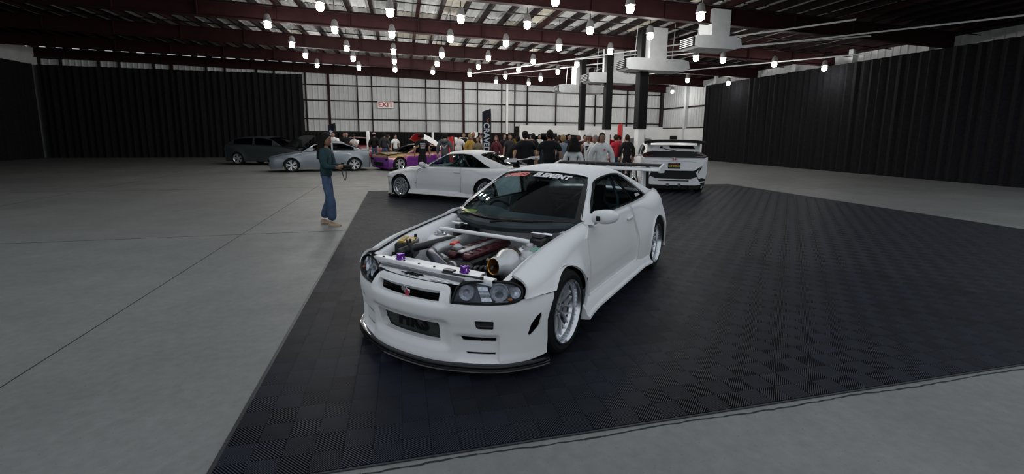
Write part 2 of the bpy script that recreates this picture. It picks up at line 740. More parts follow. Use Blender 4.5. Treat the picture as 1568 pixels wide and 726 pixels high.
for by in bays:
    for i in range(len(PX) - 1):
        xc = (PX[i] + PX[i + 1]) / 2
        k = random.choice((0, 0, 1, 1, 2))
        link('roof_panel', pmesh_[k], ceiling, (xc, by, roof_z(xc) + .235), (0, -slope_rot, 0))
for ry in RAFT:
    b = MB()
    L = 44
    z = lambda x: roof_z(x)
    def seg(x0, x1, zt, zb, w):
        vs_ = []
        for xx in (x0, x1):
            for yy in (-w / 2, w / 2):
                for zz in (zb, zt):
                    vs_.append((xx, ry + yy, z(xx) + zz))
        b.add(vs_, [(0, 1, 3, 2), (4, 6, 7, 5), (0, 4, 5, 1), (2, 3, 7, 6), (0, 2, 6, 4), (1, 5, 7, 3)])
    seg(-22, 21.6, .02, -.01, .24)
    seg(-22, 21.6, -.55, -.58, .24)
    seg(-22, 21.6, .0, -.56, .03)
    for xs in np.arange(-20, 21, 2.6):
        b.box((xs, ry, z(xs) - .28), (.03, .2, .54))
    b.build('rafter', M_STEEL, ceiling, smooth=False)
# thin conduit lines and brace rods under the roof
for yy, zz in ((12.9, -.35), (16.1, -.3), (17.9, -.35), (21.9, -.3), (11.2, -.2)):
    c_ = MB()
    c_.tube([(-21, yy, roof_z(-21) + zz), (21, yy + .1, roof_z(21) + zz)], .022, 6)
    c_.build('conduit', M_BLACK, ceiling)
for k, (x0, y0, x1, y1) in enumerate(((4.5, 30, 14, 12), (6.5, 29.5, 18.5, 9), (8.5, 22.5, 16.5, 13.5), (12, 30, 19.5, 16))):
    c_ = MB()
    c_.tube([(x0, y0, roof_z(x0) - .62), (x1, y1, roof_z(x1) - .62)], .028, 6)
    c_.build('conduit', M_DUCT, ceiling)

# ---- exit sign
es = thing('exit_sign', 'white sign with red EXIT letters high on the pale back wall', 'sign', (-1.0, WALL_Y - .2, 3.73))
b = MB()
b.box((0, 0, 0), (1.10, .1, .46), bev=.01)
b.build('sign_box', M_EXITW, es)
link('lettering', text_mesh('lettering', 'EXIT', .46, M_REDLET, .004, bold=.018, space=1.1), es, (0, -.055, 0.0), (pi / 2, 0, 0))

# ---- high-bay lamps on a regular grid
lm = MB()
lm.lathe([(.02, .42), (.06, .40), (.10, .34), (.13, .2), (.15, .14)], 14, Matrix.Rotation(pi / 2, 4, 'X'))
me_can = lm.me('housing', M_LAMPCAN)
lm = MB()
lm.lathe([(.0, .16), (.08, .15), (.105, .10), (.115, .03), (.10, -.05), (.06, -.08), (0, -.09)], 14, Matrix.Rotation(pi / 2, 4, 'X'))
me_glow = lm.me('diffuser', M_LAMPGLOW)
lm = MB()
lm.tube([(0, 0, .4), (0, 0, 1.16)], .012, 6)
me_rod = lm.me('hanger', M_BLACK)
ROWS = [12.45, 15.3, 18.5, 22.3, 25.2, 28.5, 31.3]
COLS = [-4.5, -2.25, -.22, 1.98, 4.2, 6.45, 8.75, 12.9, 14.3, 17.1, 20.0]
ORD = ['first', 'second', 'third', 'fourth', 'fifth', 'sixth', 'seventh', 'eighth', 'ninth', 'tenth', 'eleventh']
for ri, ly in enumerate(ROWS):
    xs_ = [lx for lx in COLS if not ((lx > 12.5 and ri in (1, 3, 5)) or (lx > 10 and ri == 0) or (lx < -4 and ri in (0, 1)) or (ri == 6 and lx < 6))]
    for ci, lx in enumerate(xs_):
        lz = roof_z(lx) - .93 + .02
        t = thing('high_bay_lamp', 'high bay lamp, %s from the left in the %s row from the front' % (ORD[ci], ORD[ri]), 'lamp', (lx, ly, lz), 0, 'high bay lamps under the roof')
        link('housing', me_can, t)
        link('diffuser', me_glow, t)
        link('hanger', me_rod, t)
        ld = bpy.data.lights.new('lamp_light', 'POINT')
        ld.energy = LAMP_POWER
        ld.color = (1.0, .97, .93)
        ld.shadow_soft_size = .12
        lo = link('lamp_light', ld, t, (0, 0, -.22))

# ---- ducts
def duct(name_lbl, x, y, z, L, H, W, riser_x, riser_w, riser_h, rot=0, taper=0.0):
    t = thing('air_duct', name_lbl, 'duct', (x, y, z), rot)
    b = MB()
    vs_ = []
    hx = L / 2
    top, bot = H / 2, -H / 2
    poly = [(-hx, bot + H * .15), (-hx + .12, bot), (hx - .25, bot - .0), (hx, bot + H * .3), (hx - .06, top - H * .15), (hx - .3, top), (-hx + .25, top), (-hx, top - H * .1)]
    M = axes_matrix((0, W / 2, 0), (1, 0, 0), (0, 0, 1))
    b.prism(poly, W, M)
    b.build('trunk', M_DUCT, t, smooth=False)
    if riser_h:
        b = MB()
        b.box((riser_x, 0, top + riser_h / 2 - .02), (riser_w, W * .8, riser_h))
        b.build('riser', M_DUCT, t, smooth=False)
    g = MB()
    g.box((-hx - .03, 0, 0), (.06, W * .85, H * .72))
    g.build('grille', M_BLACK, t)
    g = MB()
    for k in range(5):
        g.box((-hx - .065, 0, -H * .3 + k * H * .15), (.03, W * .8, .02))
    g.build('louvre', M_DUCT, t)
    for s in (-1, 1):
        g = MB()
        g.tube([(s * hx * .6, 0, top - .02), (s * hx * .6 + .1, 0, top + riser_h + .3)], .012, 5)
        g.build('hanger', M_DUCT, t)
    return t

for y_ in (17.3, 21.0, 25.2):
    duct('white air duct with dark grille end, %s of the three above the columns' % {17.3: 'nearest', 21.0: 'middle', 25.2: 'farthest'}[y_], 10.1, y_, {17.3: 4.5, 21.0: 4.4, 25.2: 4.28}[y_], 2.8, .46, .9, .0, .75, 1.25)
duct('short white air duct with a dark grille, hung at the upper right edge', 10.6, 14.4, 4.85, 1.8, .42, .9, .1, .7, .9)
# ---- row of steel columns, black above and white below
for y_, w_, nm in ((23.9, .30, 'thinnest and farthest'), (20.7, .34, 'middle'), (17.5, .40, 'thickest and nearest')):
    t = thing('steel_column', '%s of the three black columns under the white ducts' % nm, 'column', (9.75, y_, 0))
    b = MB()
    b.box((0, 0, 1.95 + 2.0), (w_, w_, 4.0), bev=.02)
    b.build('shaft', M_BLACK, t, smooth=False)
    b = MB()
    b.box((0, 0, .98), (w_ * .8, w_ * .8, 1.96), bev=.02)
    b.build('white_base', M_WHITE, t, smooth=False)

# ---- made-up black curtains, added to keep both sides of the view dark
def curtain(label, x0, y0, x1, y1, h):
    b = MB()
    n = int(hypot(x1 - x0, y1 - y0) / .11)
    nx, ny = -(y1 - y0), x1 - x0
    l = hypot(nx, ny)
    rows = [[], []]
    for i in range(n + 1):
        t = i / n
        w = (.07 * sin(i * 1.75) + .03 * sin(i * .63)) / l
        p = (lerp(x0, x1, t) + nx * w, lerp(y0, y1, t) + ny * w)
        rows[0].append(Vector((p[0], p[1], 0)))
        rows[1].append(Vector((p[0], p[1], h)))
    b.grid(rows)
    return tag(b.build('added_curtain', M_DRAPE, fix=False), label, 'curtain')
curtain('added tall black pleated curtain in front of the back wall, left of the pale panels', -21.2, 34.2, -6.4, 34.2, 5.6)
curtain('added tall black pleated curtain along the right hand wall', 20.9, 28.6, 20.9, 1.0, 5.2)
curtain('added tall black pleated curtain along the left hand wall', -21.3, 34.0, -21.3, 6.0, 5.6)
# ================================================================== tile mat
M_TILE = mat('mat_tile', (.0165, .0195, .0275), .45, 0, .25, 5, spec=.4)
M_TILEB = mat('mat_tile_blue', (.0165, .0200, .0320), .45, 0, .25, 5, spec=.4)
M_TILEK = mat('mat_tile_dark', (.0135, .0155, .0215), .46, 0, .25, 5, spec=.38)
M_TILESHADE = mat('mat_tile_groove_shade', (.0022, .0024, .0030), .7, 0, .2, 5, spec=.1)  # groove floors near black: shade between the ribs put into the colour
M_TILE2 = mat('mat_tile_black', (.010, .011, .015), .45, 0, .25, 5)
CELL = .1525
MX0, MY0, NXT, NYT = -.95, 2.2, 40, 38
def tile_geo(nr, h=.0125):
    """one 30 cm tile: four quadrants of diagonal ribs turned to make a diamond"""
    v, f_ = [], []
    def quad(a, b, c, d):
        n = len(v)
        v.extend((a, b, c, d))
        f_.append((n, n + 1, n + 2, n + 3))
    e = 0.0
    S = 2 * CELL
    quad((e, e, .002), (S - e, e, .002), (S - e, S - e, .002), (e, S - e, .002))
    m_ = .0025
    for qx in (0, 1):
        for qy in (0, 1):
            x0, y0 = qx * CELL + m_ / 2, qy * CELL + m_ / 2
            L = CELL - m_
            anti = (qx + qy) % 2 == 0
            p = 2 * L / nr
            for k in range(nr):
                c0, c1 = k * p + p * .20, k * p + p * .74
                def clipd(c):     # line x + y = c inside [0, L]^2
                    if c <= L:
                        return (0, c), (c, 0)
                    return (c - L, L), (L, c - L)
                A, B = clipd(min(c0, 2 * L - 1e-4))
                C, D = clipd(min(c1, 2 * L - 1e-4))
                def W(q, z):
                    x, y = q
                    if not anti:
                        x = L - x
                    return (x0 + x, y0 + y, z)
                sh = lambda P, Q, t: (lerp(P[0], Q[0], t), lerp(P[1], Q[1], t))
                A2, B2, C2, D2 = sh(A, C, .2), sh(B, D, .2), sh(C, A, .2), sh(D, B, .2)
                lo = .002
                if anti:
                    quad(W(B2, h), W(D2, h), W(C2, h), W(A2, h))
                    quad(W(B, lo), W(B2, h), W(A2, h), W(A, lo))
                    quad(W(D2, h), W(D, lo), W(C, lo), W(C2, h))
                else:
                    quad(W(A2, h), W(C2, h), W(D2, h), W(B2, h))
                    quad(W(A, lo), W(A2, h), W(B2, h), W(B, lo))
                    quad(W(C2, h), W(C, lo), W(D, lo), W(D2, h))
    return v, f_
tm = link('tile_mat', None, None, (MX0, MY0, 0))
tag(tm, 'dark ribbed interlocking tile mat under the two white coupes', 'floor mat')
tv, tf = tile_geo(18)
me_ts = []
for q in (M_TILE, M_TILEB, M_TILEK):
    me_ = mesh('floor_tile', tv, tf, q)
    me_.materials.append(M_TILESHADE)
    me_.polygons[0].material_index = 1
    me_ts.append(me_)
rt_ = random.Random(4)
tl_ = sorted(((i, j) for i in range(NXT) for j in range(NYT)), key=lambda q: hypot(MX0 + q[0] * .305 - 0.5, MY0 + q[1] * .305 - .4))
near = set(tl_[:298])
for i, j in near:
    link('floor_tile', rt_.choice((me_ts[0], me_ts[0], me_ts[1], me_ts[2])), tm, (i * .305, j * .305, 0))
tv2, tf2 = tile_geo(12)
V = np.array(tv2, dtype=np.float64)
Fq = np.array(tf2)
offs = np.array([(i * .305, j * .305, 0) for (i, j) in tl_[298:]])
allv = (V[None] + offs[:, None]).reshape(-1, 3)
allf = (Fq[None] + (np.arange(len(offs)) * len(V))[:, None, None]).reshape(-1, 4)
me = bpy.data.meshes.new('floor_tiles_far')
me.vertices.add(len(allv))
me.vertices.foreach_set('co', allv.ravel())
me.loops.add(allf.size)
me.loops.foreach_set('vertex_index', allf.ravel().astype(np.int32))
me.polygons.add(len(allf))
me.polygons.foreach_set('loop_start', np.arange(0, allf.size, 4, dtype=np.int32))
me.update(calc_edges=True)
me.validate()
me.materials.append(M_TILE)
me.materials.append(M_TILESHADE)
mi_ = np.zeros(len(allf), dtype=np.int32)
mi_[::len(Fq)] = 1
me.polygons.foreach_set('material_index', mi_)
o = link('floor_tiles_far', me, tm)
o['kind'] = 'stuff'
b = MB()
W_, H_ = NXT * .305, NYT * .305
b.box((W_ / 2, -.006, .005), (W_ + .024, .012, .010), bev=.003)
b.box((W_ / 2, H_ + .012, .006), (W_ + .05, .024, .012), bev=.003)
b.box((-.012, H_ / 2, .006), (.024, H_, .012), bev=.003)
b.box((W_ + .012, H_ / 2, .006), (.024, H_, .012), bev=.003)
b.build('edge_strip', M_TILE2, tm, smooth=False)
# ================================================================== the white coupes
M_CARW = mat('white_car_paint', (.70, .705, .71), .58, 0, .012, 2, coat=.0)
M_CARW2 = mat('white_car_paint_b', (.60, .605, .615), .28, 0, .015, 2, coat=.6)
M_TRIM = mat('black_rubber_trim', (.008, .008, .009), .5, 0, .2, spec=.25)
M_GLOSSK = mat('gloss_black', (.006, .006, .007), .25, 0, .2, coat=.0, spec=.2)
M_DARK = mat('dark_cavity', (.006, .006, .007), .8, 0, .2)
M_CARBON = mat('carbon_weave', (.007, .007, .008), .35, 0, .5, 160, coat=.0, spec=.18)
M_SPLIT = mat('splitter_carbon', (.008, .008, .010), .16, 0, .6, 160, coat=.4, spec=.4)
M_TYRE = mat('tyre_rubber', (.010, .010, .011), .75, 0, .2, 20)
M_RIM = mat('bright_rim', (.62, .64, .67), .2, .95, .08, 6)
M_RIMF = mat('rim_face_silver', (.58, .60, .63), .32, .6, .08, 6)
M_DISC = mat('brake_disc', (.25, .25, .25), .35, .9, .2, 30)
M_CHROME = mat('chrome', (.75, .76, .78), .08, 1.0, .03)
M_GLASS = glass('car_glass_clear', (.60, .74, .76))
M_GLASSD = glass('car_glass_dark', (.14, .16, .17))
M_LENS = glass('lamp_lens', (.86, .90, .95))
M_AMBER = mat('amber_reflector', (.45, .13, .02), .3)
M_ALU = mat('cast_aluminium', (.48, .49, .50), .38, .8, .12, 12)
M_GOLD = mat('gold_bellmouth', (.62, .30, .06), .25, .9, .1)
M_PURPLE = mat('purple_anodised', (.17, .03, .36), .3, .6, .1)
M_CORE = mat('intercooler_core', (.062, .070, .068), .55, .1, .35, 90, bump=.3)
M_YELLOW = mat('lime_paper', (.42, .48, .03), .6)
M_BATT = mat('battery_gold', (.40, .27, .035), .5, 0, .5, 40)
M_ENG = mat('engine_black', (.016, .016, .018), .4, .2, .3, 15)
M_REDK = mat('dark_red_cover', (.055, .007, .012), .35, .2, .2)
M_SEAT = mat('seat_fabric', (.012, .013, .016), .85, 0, .3, 30)
M_DASH = mat('dashboard_grey', (.035, .045, .05), .6, 0, .2)
M_REDL = mat('banner_red', (.55, .012, .006), .45)
M_WHL = mat('banner_white', (.70, .71, .72), .45)
M_TAIL = mat('tail_lamp_red', (.28, .008, .008), .2, coat=.8)
M_GREEN = mat('emerald_sticker', (.02, .25, .17), .5)
M_CALI = mat('brake_caliper_grey', (.12, .12, .13), .4, .3)

AX = 1.3325
yin = Sp((2.0, .60), (1.9, .64), (1.8, .67), (1.45, .675), (1.0, .685), (.66, .70), (.62, .705), (.2, .735), (-.5, .745), (-1.0, .735), (-1.4, .705), (-1.8, .665), (-2.2, .60))
zt = Sp((2.0, .625), (1.84, .672), (1.49, .766), (1.14, .818), (.86, .850), (.62, .874), (.2, .884), (-.5, .886), (-1.0, .892), (-1.4, .905), (-1.7, .925), (-2.0, .920), (-2.2, .900))
zdrop = Sp((2.0, .075), (1.4, .10), (.8, .07), (.5, .045), (-.8, .05), (-1.3, .16), (-1.9, .15), (-2.2, .12))
bz = Sp((.10, .815), (.2, .826), (.30, .838), (.42, .846), (.5, .848), (.62, .836), (.72, .818), (.80, .802), (.88, .775), (.95, .76))
tailt = lambda x: .0 if x > -1.7 else .16 * ((-1.7 - x) / .48) ** 2.3
noset = lambda x: .0 if x < 1.4 else .062 * ((x - 1.4) / .5) ** 2
def flare(x, z, front=True):
    if front:
        d = hypot(x - AX, (z - .325))
        e = max(0.0, 1 - max(0, d - .34) / .30)
        g = e * e * (3 - 2 * e)
        k = min(1, max(0, (x - .80) / .24))
        q = min(1, max(0, (.80 - z) / .24))
        return .060 * g * k * k * (3 - 2 * k) * q * q * (3 - 2 * q)
    d = hypot((x + AX) * .82, (z - .335) * .95)
    e = max(0.0, 1 - max(0, d - .33) / .42)
    g = e * e * (3 - 2 * e)
    return .062 * g
def half_y(x, z):
    y = bz(z) - tailt(x) - noset(x)
    y += flare(x, z, x > 0)
    if -.62 < x < .82:     # sill crease at the foot of the door
        e = max(0, 1 - abs(z - .445) / .022)
        y += .008 * e
    return y
ZB = .14
def side(x, t):
    z1 = zt(x) - zdrop(x)
    if t <= 1:
        z = ZB + (z1 - ZB) * t
        return (x, half_y(x, z), z)
    s = min(1.0, t - 1)
    yc = half_y(x, z1)
    E = (yin(x), zt(x))
    Q = (yc + (E[0] - yc) * .12, z1 + (E[1] - z1) * .93)
    a, b, c = (1 - s) ** 2, 2 * s * (1 - s), s * s
    return (x, a * yc + b * Q[0] + c * E[0], a * z1 + b * Q[1] + c * E[1])
def tz(x, z):
    z1 = zt(x) - zdrop(x)
    return (z - ZB) / (z1 - ZB)
def SP(pts):   # (x, z) or (x, t>=1 given as ('t', v))
    out = []
    for p in pts:
        out.append((p[0], p[1][1]) if isinstance(p[1], tuple) else (p[0], tz(p[0], p[1])))
    return out
def T(v):
    return ('t', v)
def arch(xc, r, a0, a1, n=18, zc=.325):
    return [(xc + r * cos(radians(lerp(a0, a1, i / n))), zc + r * sin(radians(lerp(a0, a1, i / n)))) for i in range(n + 1)]

# upper body (pillars and roof)
ry = Sp((.66, .70), (.62, .692), (.4, .632), (.2, .575), (.03, .530), (-.2, .532), (-.5, .535), (-.8, .535), (-1.1, .548), (-1.45, .578), (-1.64, .592), (-1.85, .60))
rz = Sp((.66, .872), (.62, .888), (.4, 1.012), (.2, 1.125), (.03, 1.214), (-.2, 1.246), (-.5, 1.258), (-.8, 1.238), (-1.1, 1.170), (-1.45, 1.070), (-1.64, 1.010), (-1.85, .945))
cz = Sp((.98, .895), (.6, 1.06), (.09, 1.276), (-.2, 1.316), (-.45, 1.326), (-.8, 1.306), (-1.0, 1.268), (-1.3, 1.14), (-1.62, .975), (-1.9, .93))
def upper(x, t):
    B = (yin(x), zt(x))
    R = (ry(x), rz(x))
    if t <= 1:
        bul = .018 * 4 * t * (1 - t)
        return (x, lerp(B[0], R[0], t) + bul, lerp(B[1], R[1], t) + bul * .3)
    s = min(1.0, t - 1)
    C = (0, cz(x))
    Q = (R[0] * .80, max(C[1] + .004, R[1] + .004))
    Q0 = (R[0] + (R[0] - B[0]) * .12, R[1] + (R[1] - B[1]) * .12)
    a, b, c = (1 - s) ** 2, 2 * s * (1 - s), s * s
    return (x, a * R[0] + b * Q[0] + c * C[0], a * R[1] + b * Q[1] + c * C[1])
def tu(x, z):
    return (z - zt(x)) / (rz(x) - zt(x))

# nose: plan curve by arc length
PLAN = [(0, 2.165), (.15, 2.158), (.28, 2.135), (.40, 2.095), (.52, 2.045), (.64, 1.98), (.73, 1.90), (.79, 1.80), (.825, 1.70), (.845, 1.60), (.85, 1.5)]
_cp = catmull([(y, x, 0) for y, x in PLAN], 6)
_al = [0]
for a_, b_ in zip(_cp, _cp[1:]):
    _al.append(_al[-1] + (b_ - a_).length)
def plan(s):
    sg = 1 if s >= 0 else -1
    s = abs(s)
    i = 0
    while i < len(_al) - 2 and s > _al[i + 1]:
        i += 1
    t = (s - _al[i]) / (_al[i + 1] - _al[i])
    p = _cp[i].lerp(_cp[i + 1], t)
    d = (_cp[min(i + 2, len(_cp) - 1)] - _cp[max(i - 1, 0)]).normalized()
    # outward normal in (x, y): tangent (dx, dy) -> (dy, -dx)
    return p.y, sg * p.x, d.x, -d.y * sg
def s_of_y(y):
    i = 0
    while i < len(_cp) - 2 and _cp[i + 1].x < abs(y):
        i += 1
    t = (abs(y) - _cp[i].x) / max(1e-6, _cp[i + 1].x - _cp[i].x)
    return (1 if y >= 0 else -1) * lerp(_al[i], _al[i + 1], t)
def s_of_x(x):
    for i in range(len(_cp) - 1):
        if _cp[i].y >= x >= _cp[i + 1].y:
            t = (_cp[i].y - x) / (_cp[i].y - _cp[i + 1].y)
            return lerp(_al[i], _al[i + 1], t)
    return _al[-1]
nz = Sp((.08, -.008), (.12, .0), (.18, -.012), (.24, -.012), (.34, -.002), (.42, .014), (.48, .02), (.53, .014), (.58, -.012), (.62, -.05), (.645, -.085), (.66, -.115))
def nose(s, z):
    x, y, nx, ny = plan(s)
    d = nz(z)
    k = min(1, max(0, (abs(s) - .5) / .5))
    d = d * (1 - .55 * k)
    sm = lambda q: max(0.0, min(1.0, q)) ** 2 * (3 - 2 * max(0.0, min(1.0, q)))
    a_ = abs(s)
    d -= .030 * sm((a_ - .38) / .08) * (1 - sm((a_ - .700) / .026)) * (1 - sm((z - .286) / .034)) * sm((z - .10) / .03)   # vent bay
    q = hypot(max(0, a_ - .315) * .7, max(0, abs(z - .30) - .072))
    d -= .028 * sm(1 - q / .055)                                                                       # funnel round the core
    q = hypot(max(0, a_ - .325) * .8, max(0, abs(z - .562) - .036) * 2)
    d -= .016 * sm(1 - q / .05)                                                                        # grille surround
    x2, y2 = x + nx * d, y + ny * d
    fl_ = flare(x2, z, True) if x2 < 2.0 else 0
    y2 += fl_ * (1 if y2 > 0 else -1) * min(1, abs(y2) / .8)
    return (x2, y2, z)
S1 = lambda y: s_of_y(y)

def hl_curves():
    Bc = catmull([(2.108, .378, .538), (2.066, .488, .536), (1.998, .620, .536), (1.948, .690, .537), (1.908, .742, .540), (1.856, .792, .556)], 6)
    Tc = catmull([(2.012, .366, .644), (1.994, .424, .668), (1.953, .515, .672), (1.890, .620, .671), (1.842, .700, .667), (1.812, .768, .645)], 6)
    return Bc, Tc
HB, HT = hl_curves()
def lensf(a, b, off=0.0):
    def ev(L):
        q = max(0, min(.9999, a)) * (len(L) - 1)
        i = int(q)
        return L[i].lerp(L[i + 1], q - i)
    p = ev(HB).lerp(ev(HT), b)
    bul = .022 * 4 * b * (1 - b) * (1 - .0 * a)
    n = Vector((.75, .35 + .5 * a, .45)).normalized()
    return p + n * (bul + off)

# ---- wheel, shared by both coupes (axis along local Y, outer face at +Y)
def wheel_meshes(R=.325, W=.275, rr=.243, nsp=10, spoke='mesh'):
    d = {}
    b = MB()
    h = W / 2
    b.lathe([(rr - .012, h - .012), (rr + .004, h - .004), (rr + .02, h - .001), (R - .045, h + .006), (R - .02, h - .004), (R - .005, h - .025), (R, h - .05), (R, -h + .05), (R - .006, -h + .02), (R - .03, -h), (rr, -h + .01), (rr - .012, -h + .02)], 48)
    d['tyre'] = b.me('tyre', M_TYRE, True, 30)
    b = MB()
    b.lathe([(rr - .002, h - .012), (rr + .004, h + .004), (rr - .006, h + .006), (rr - .014, h - .006), (rr - .02, h - .02), (rr - .024, h - .055), (rr - .042, h - .075), (rr - .048, -h * .2), (rr - .03, -h * .8), (rr, -h + .01)], 48)
    d['rim_barrel'] = b.me('rim_barrel', M_RIM, True, 35)
    b = MB()
    yf = h - .055
    ro = rr - .030
    for k in range(nsp):
        a = 2 * pi * k / nsp
        hw = .5 * 2 * pi / nsp
        def P(rad, ang, y):
            return Vector((rad * cos(ang), y, rad * sin(ang)))
        w = .0085
        # each spoke: a stem that forks into a Y, mesh style
        fork = ro * .60
        segs = [((.045, a), (fork, a), yf - .03, yf - .012), ((fork - .01, a), (ro, a - hw * .62), yf - .012, yf - .004), ((fork - .01, a), (ro, a + hw * .62), yf - .012, yf - .004)]
        for (r0, a0), (r1, a1), y0, y1 in segs:
            p0, p1 = P(r0, a0, y0), P(r1, a1, y1)
            t = (p1 - p0).normalized()
            s_ = t.cross(Vector((0, 1, 0))).normalized()
            up = Vector((0, 1, 0))
            q = []
            for p in (p0, p1):
                q += [p - s_ * w - up * .022, p + s_ * w - up * .022, p + s_ * w * .7, p - s_ * w * .7]
            b.add(q, [(0, 1, 5, 4), (1, 2, 6, 5), (2, 3, 7, 6), (3, 0, 4, 7), (0, 3, 2, 1), (4, 5, 6, 7)])
    b.lathe([(0, yf - .02), (.03, yf - .02), (.055, yf - .026), (.062, yf - .05), (.062, yf - .08)], 24)
    d['spokes'] = b.me('spokes', M_RIMF, True, 30)
    b = MB()
    b.lathe([(0, yf - .006), (.022, yf - .007), (.027, yf - .014), (.027, yf - .022)], 18)
    for k in range(5):
        a = 2 * pi * k / 5 + .3
        b.lathe([(0, yf - .012), (.009, yf - .012), (.009, yf - .03)], 8, Matrix.Translation((.045 * cos(a), 0, .045 * sin(a))))
    d['centre_cap'] = b.me('centre_cap', mat('cap_grey', (.20, .20, .21), .35, .6), True, 30)
    b = MB()
    n = 40
    for k in range(n):
        a = 2 * pi * k / n
        b.lathe([(0, h - .018), (.0045, h - .019), (.0045, h - .03)], 6, Matrix.Translation(((rr - .02) * cos(a), 0, (rr - .02) * sin(a))))
    d['rim_bolts'] = b.me('rim_bolts', M_CHROME, True, 30)
    b = MB()
    b.lathe([(.07, .02), (.175, .02), (.175, -.01), (.07, -.01)], 32, closed=True)
    d['brake_disc'] = b.me('brake_disc', M_DISC, True, 30)
    b = MB()
    ang = [radians(q) for q in range(150, 221, 10)]
    pr = []
    for q in ang:
        pr.append([Vector((.115 * cos(q), .05, .115 * sin(q))), Vector((.185 * cos(q), .05, .185 * sin(q))), Vector((.185 * cos(q), -.02, .185 * sin(q))), Vector((.115 * cos(q), -.02, .115 * sin(q)))])
    b.grid(pr, True)
    b.add(pr[0], [(0, 1, 2, 3)]).add(pr[-1], [(3, 2, 1, 0)])
    d['brake_caliper'] = b.me('brake_caliper', M_CALI, True, 30)
    return d
WHEEL = wheel_meshes()
def put_wheel(parent, x, y, z=.325, meshes=None, flip=False, steer=0, parts=None):
    meshes = meshes or WHEEL
    w = link('wheel', meshes['tyre'], parent, (x, y, z), (0, 0, (pi if flip else 0) + steer))
    for k in meshes:
        if k != 'tyre':
            link(k, meshes[k], w)
    return w

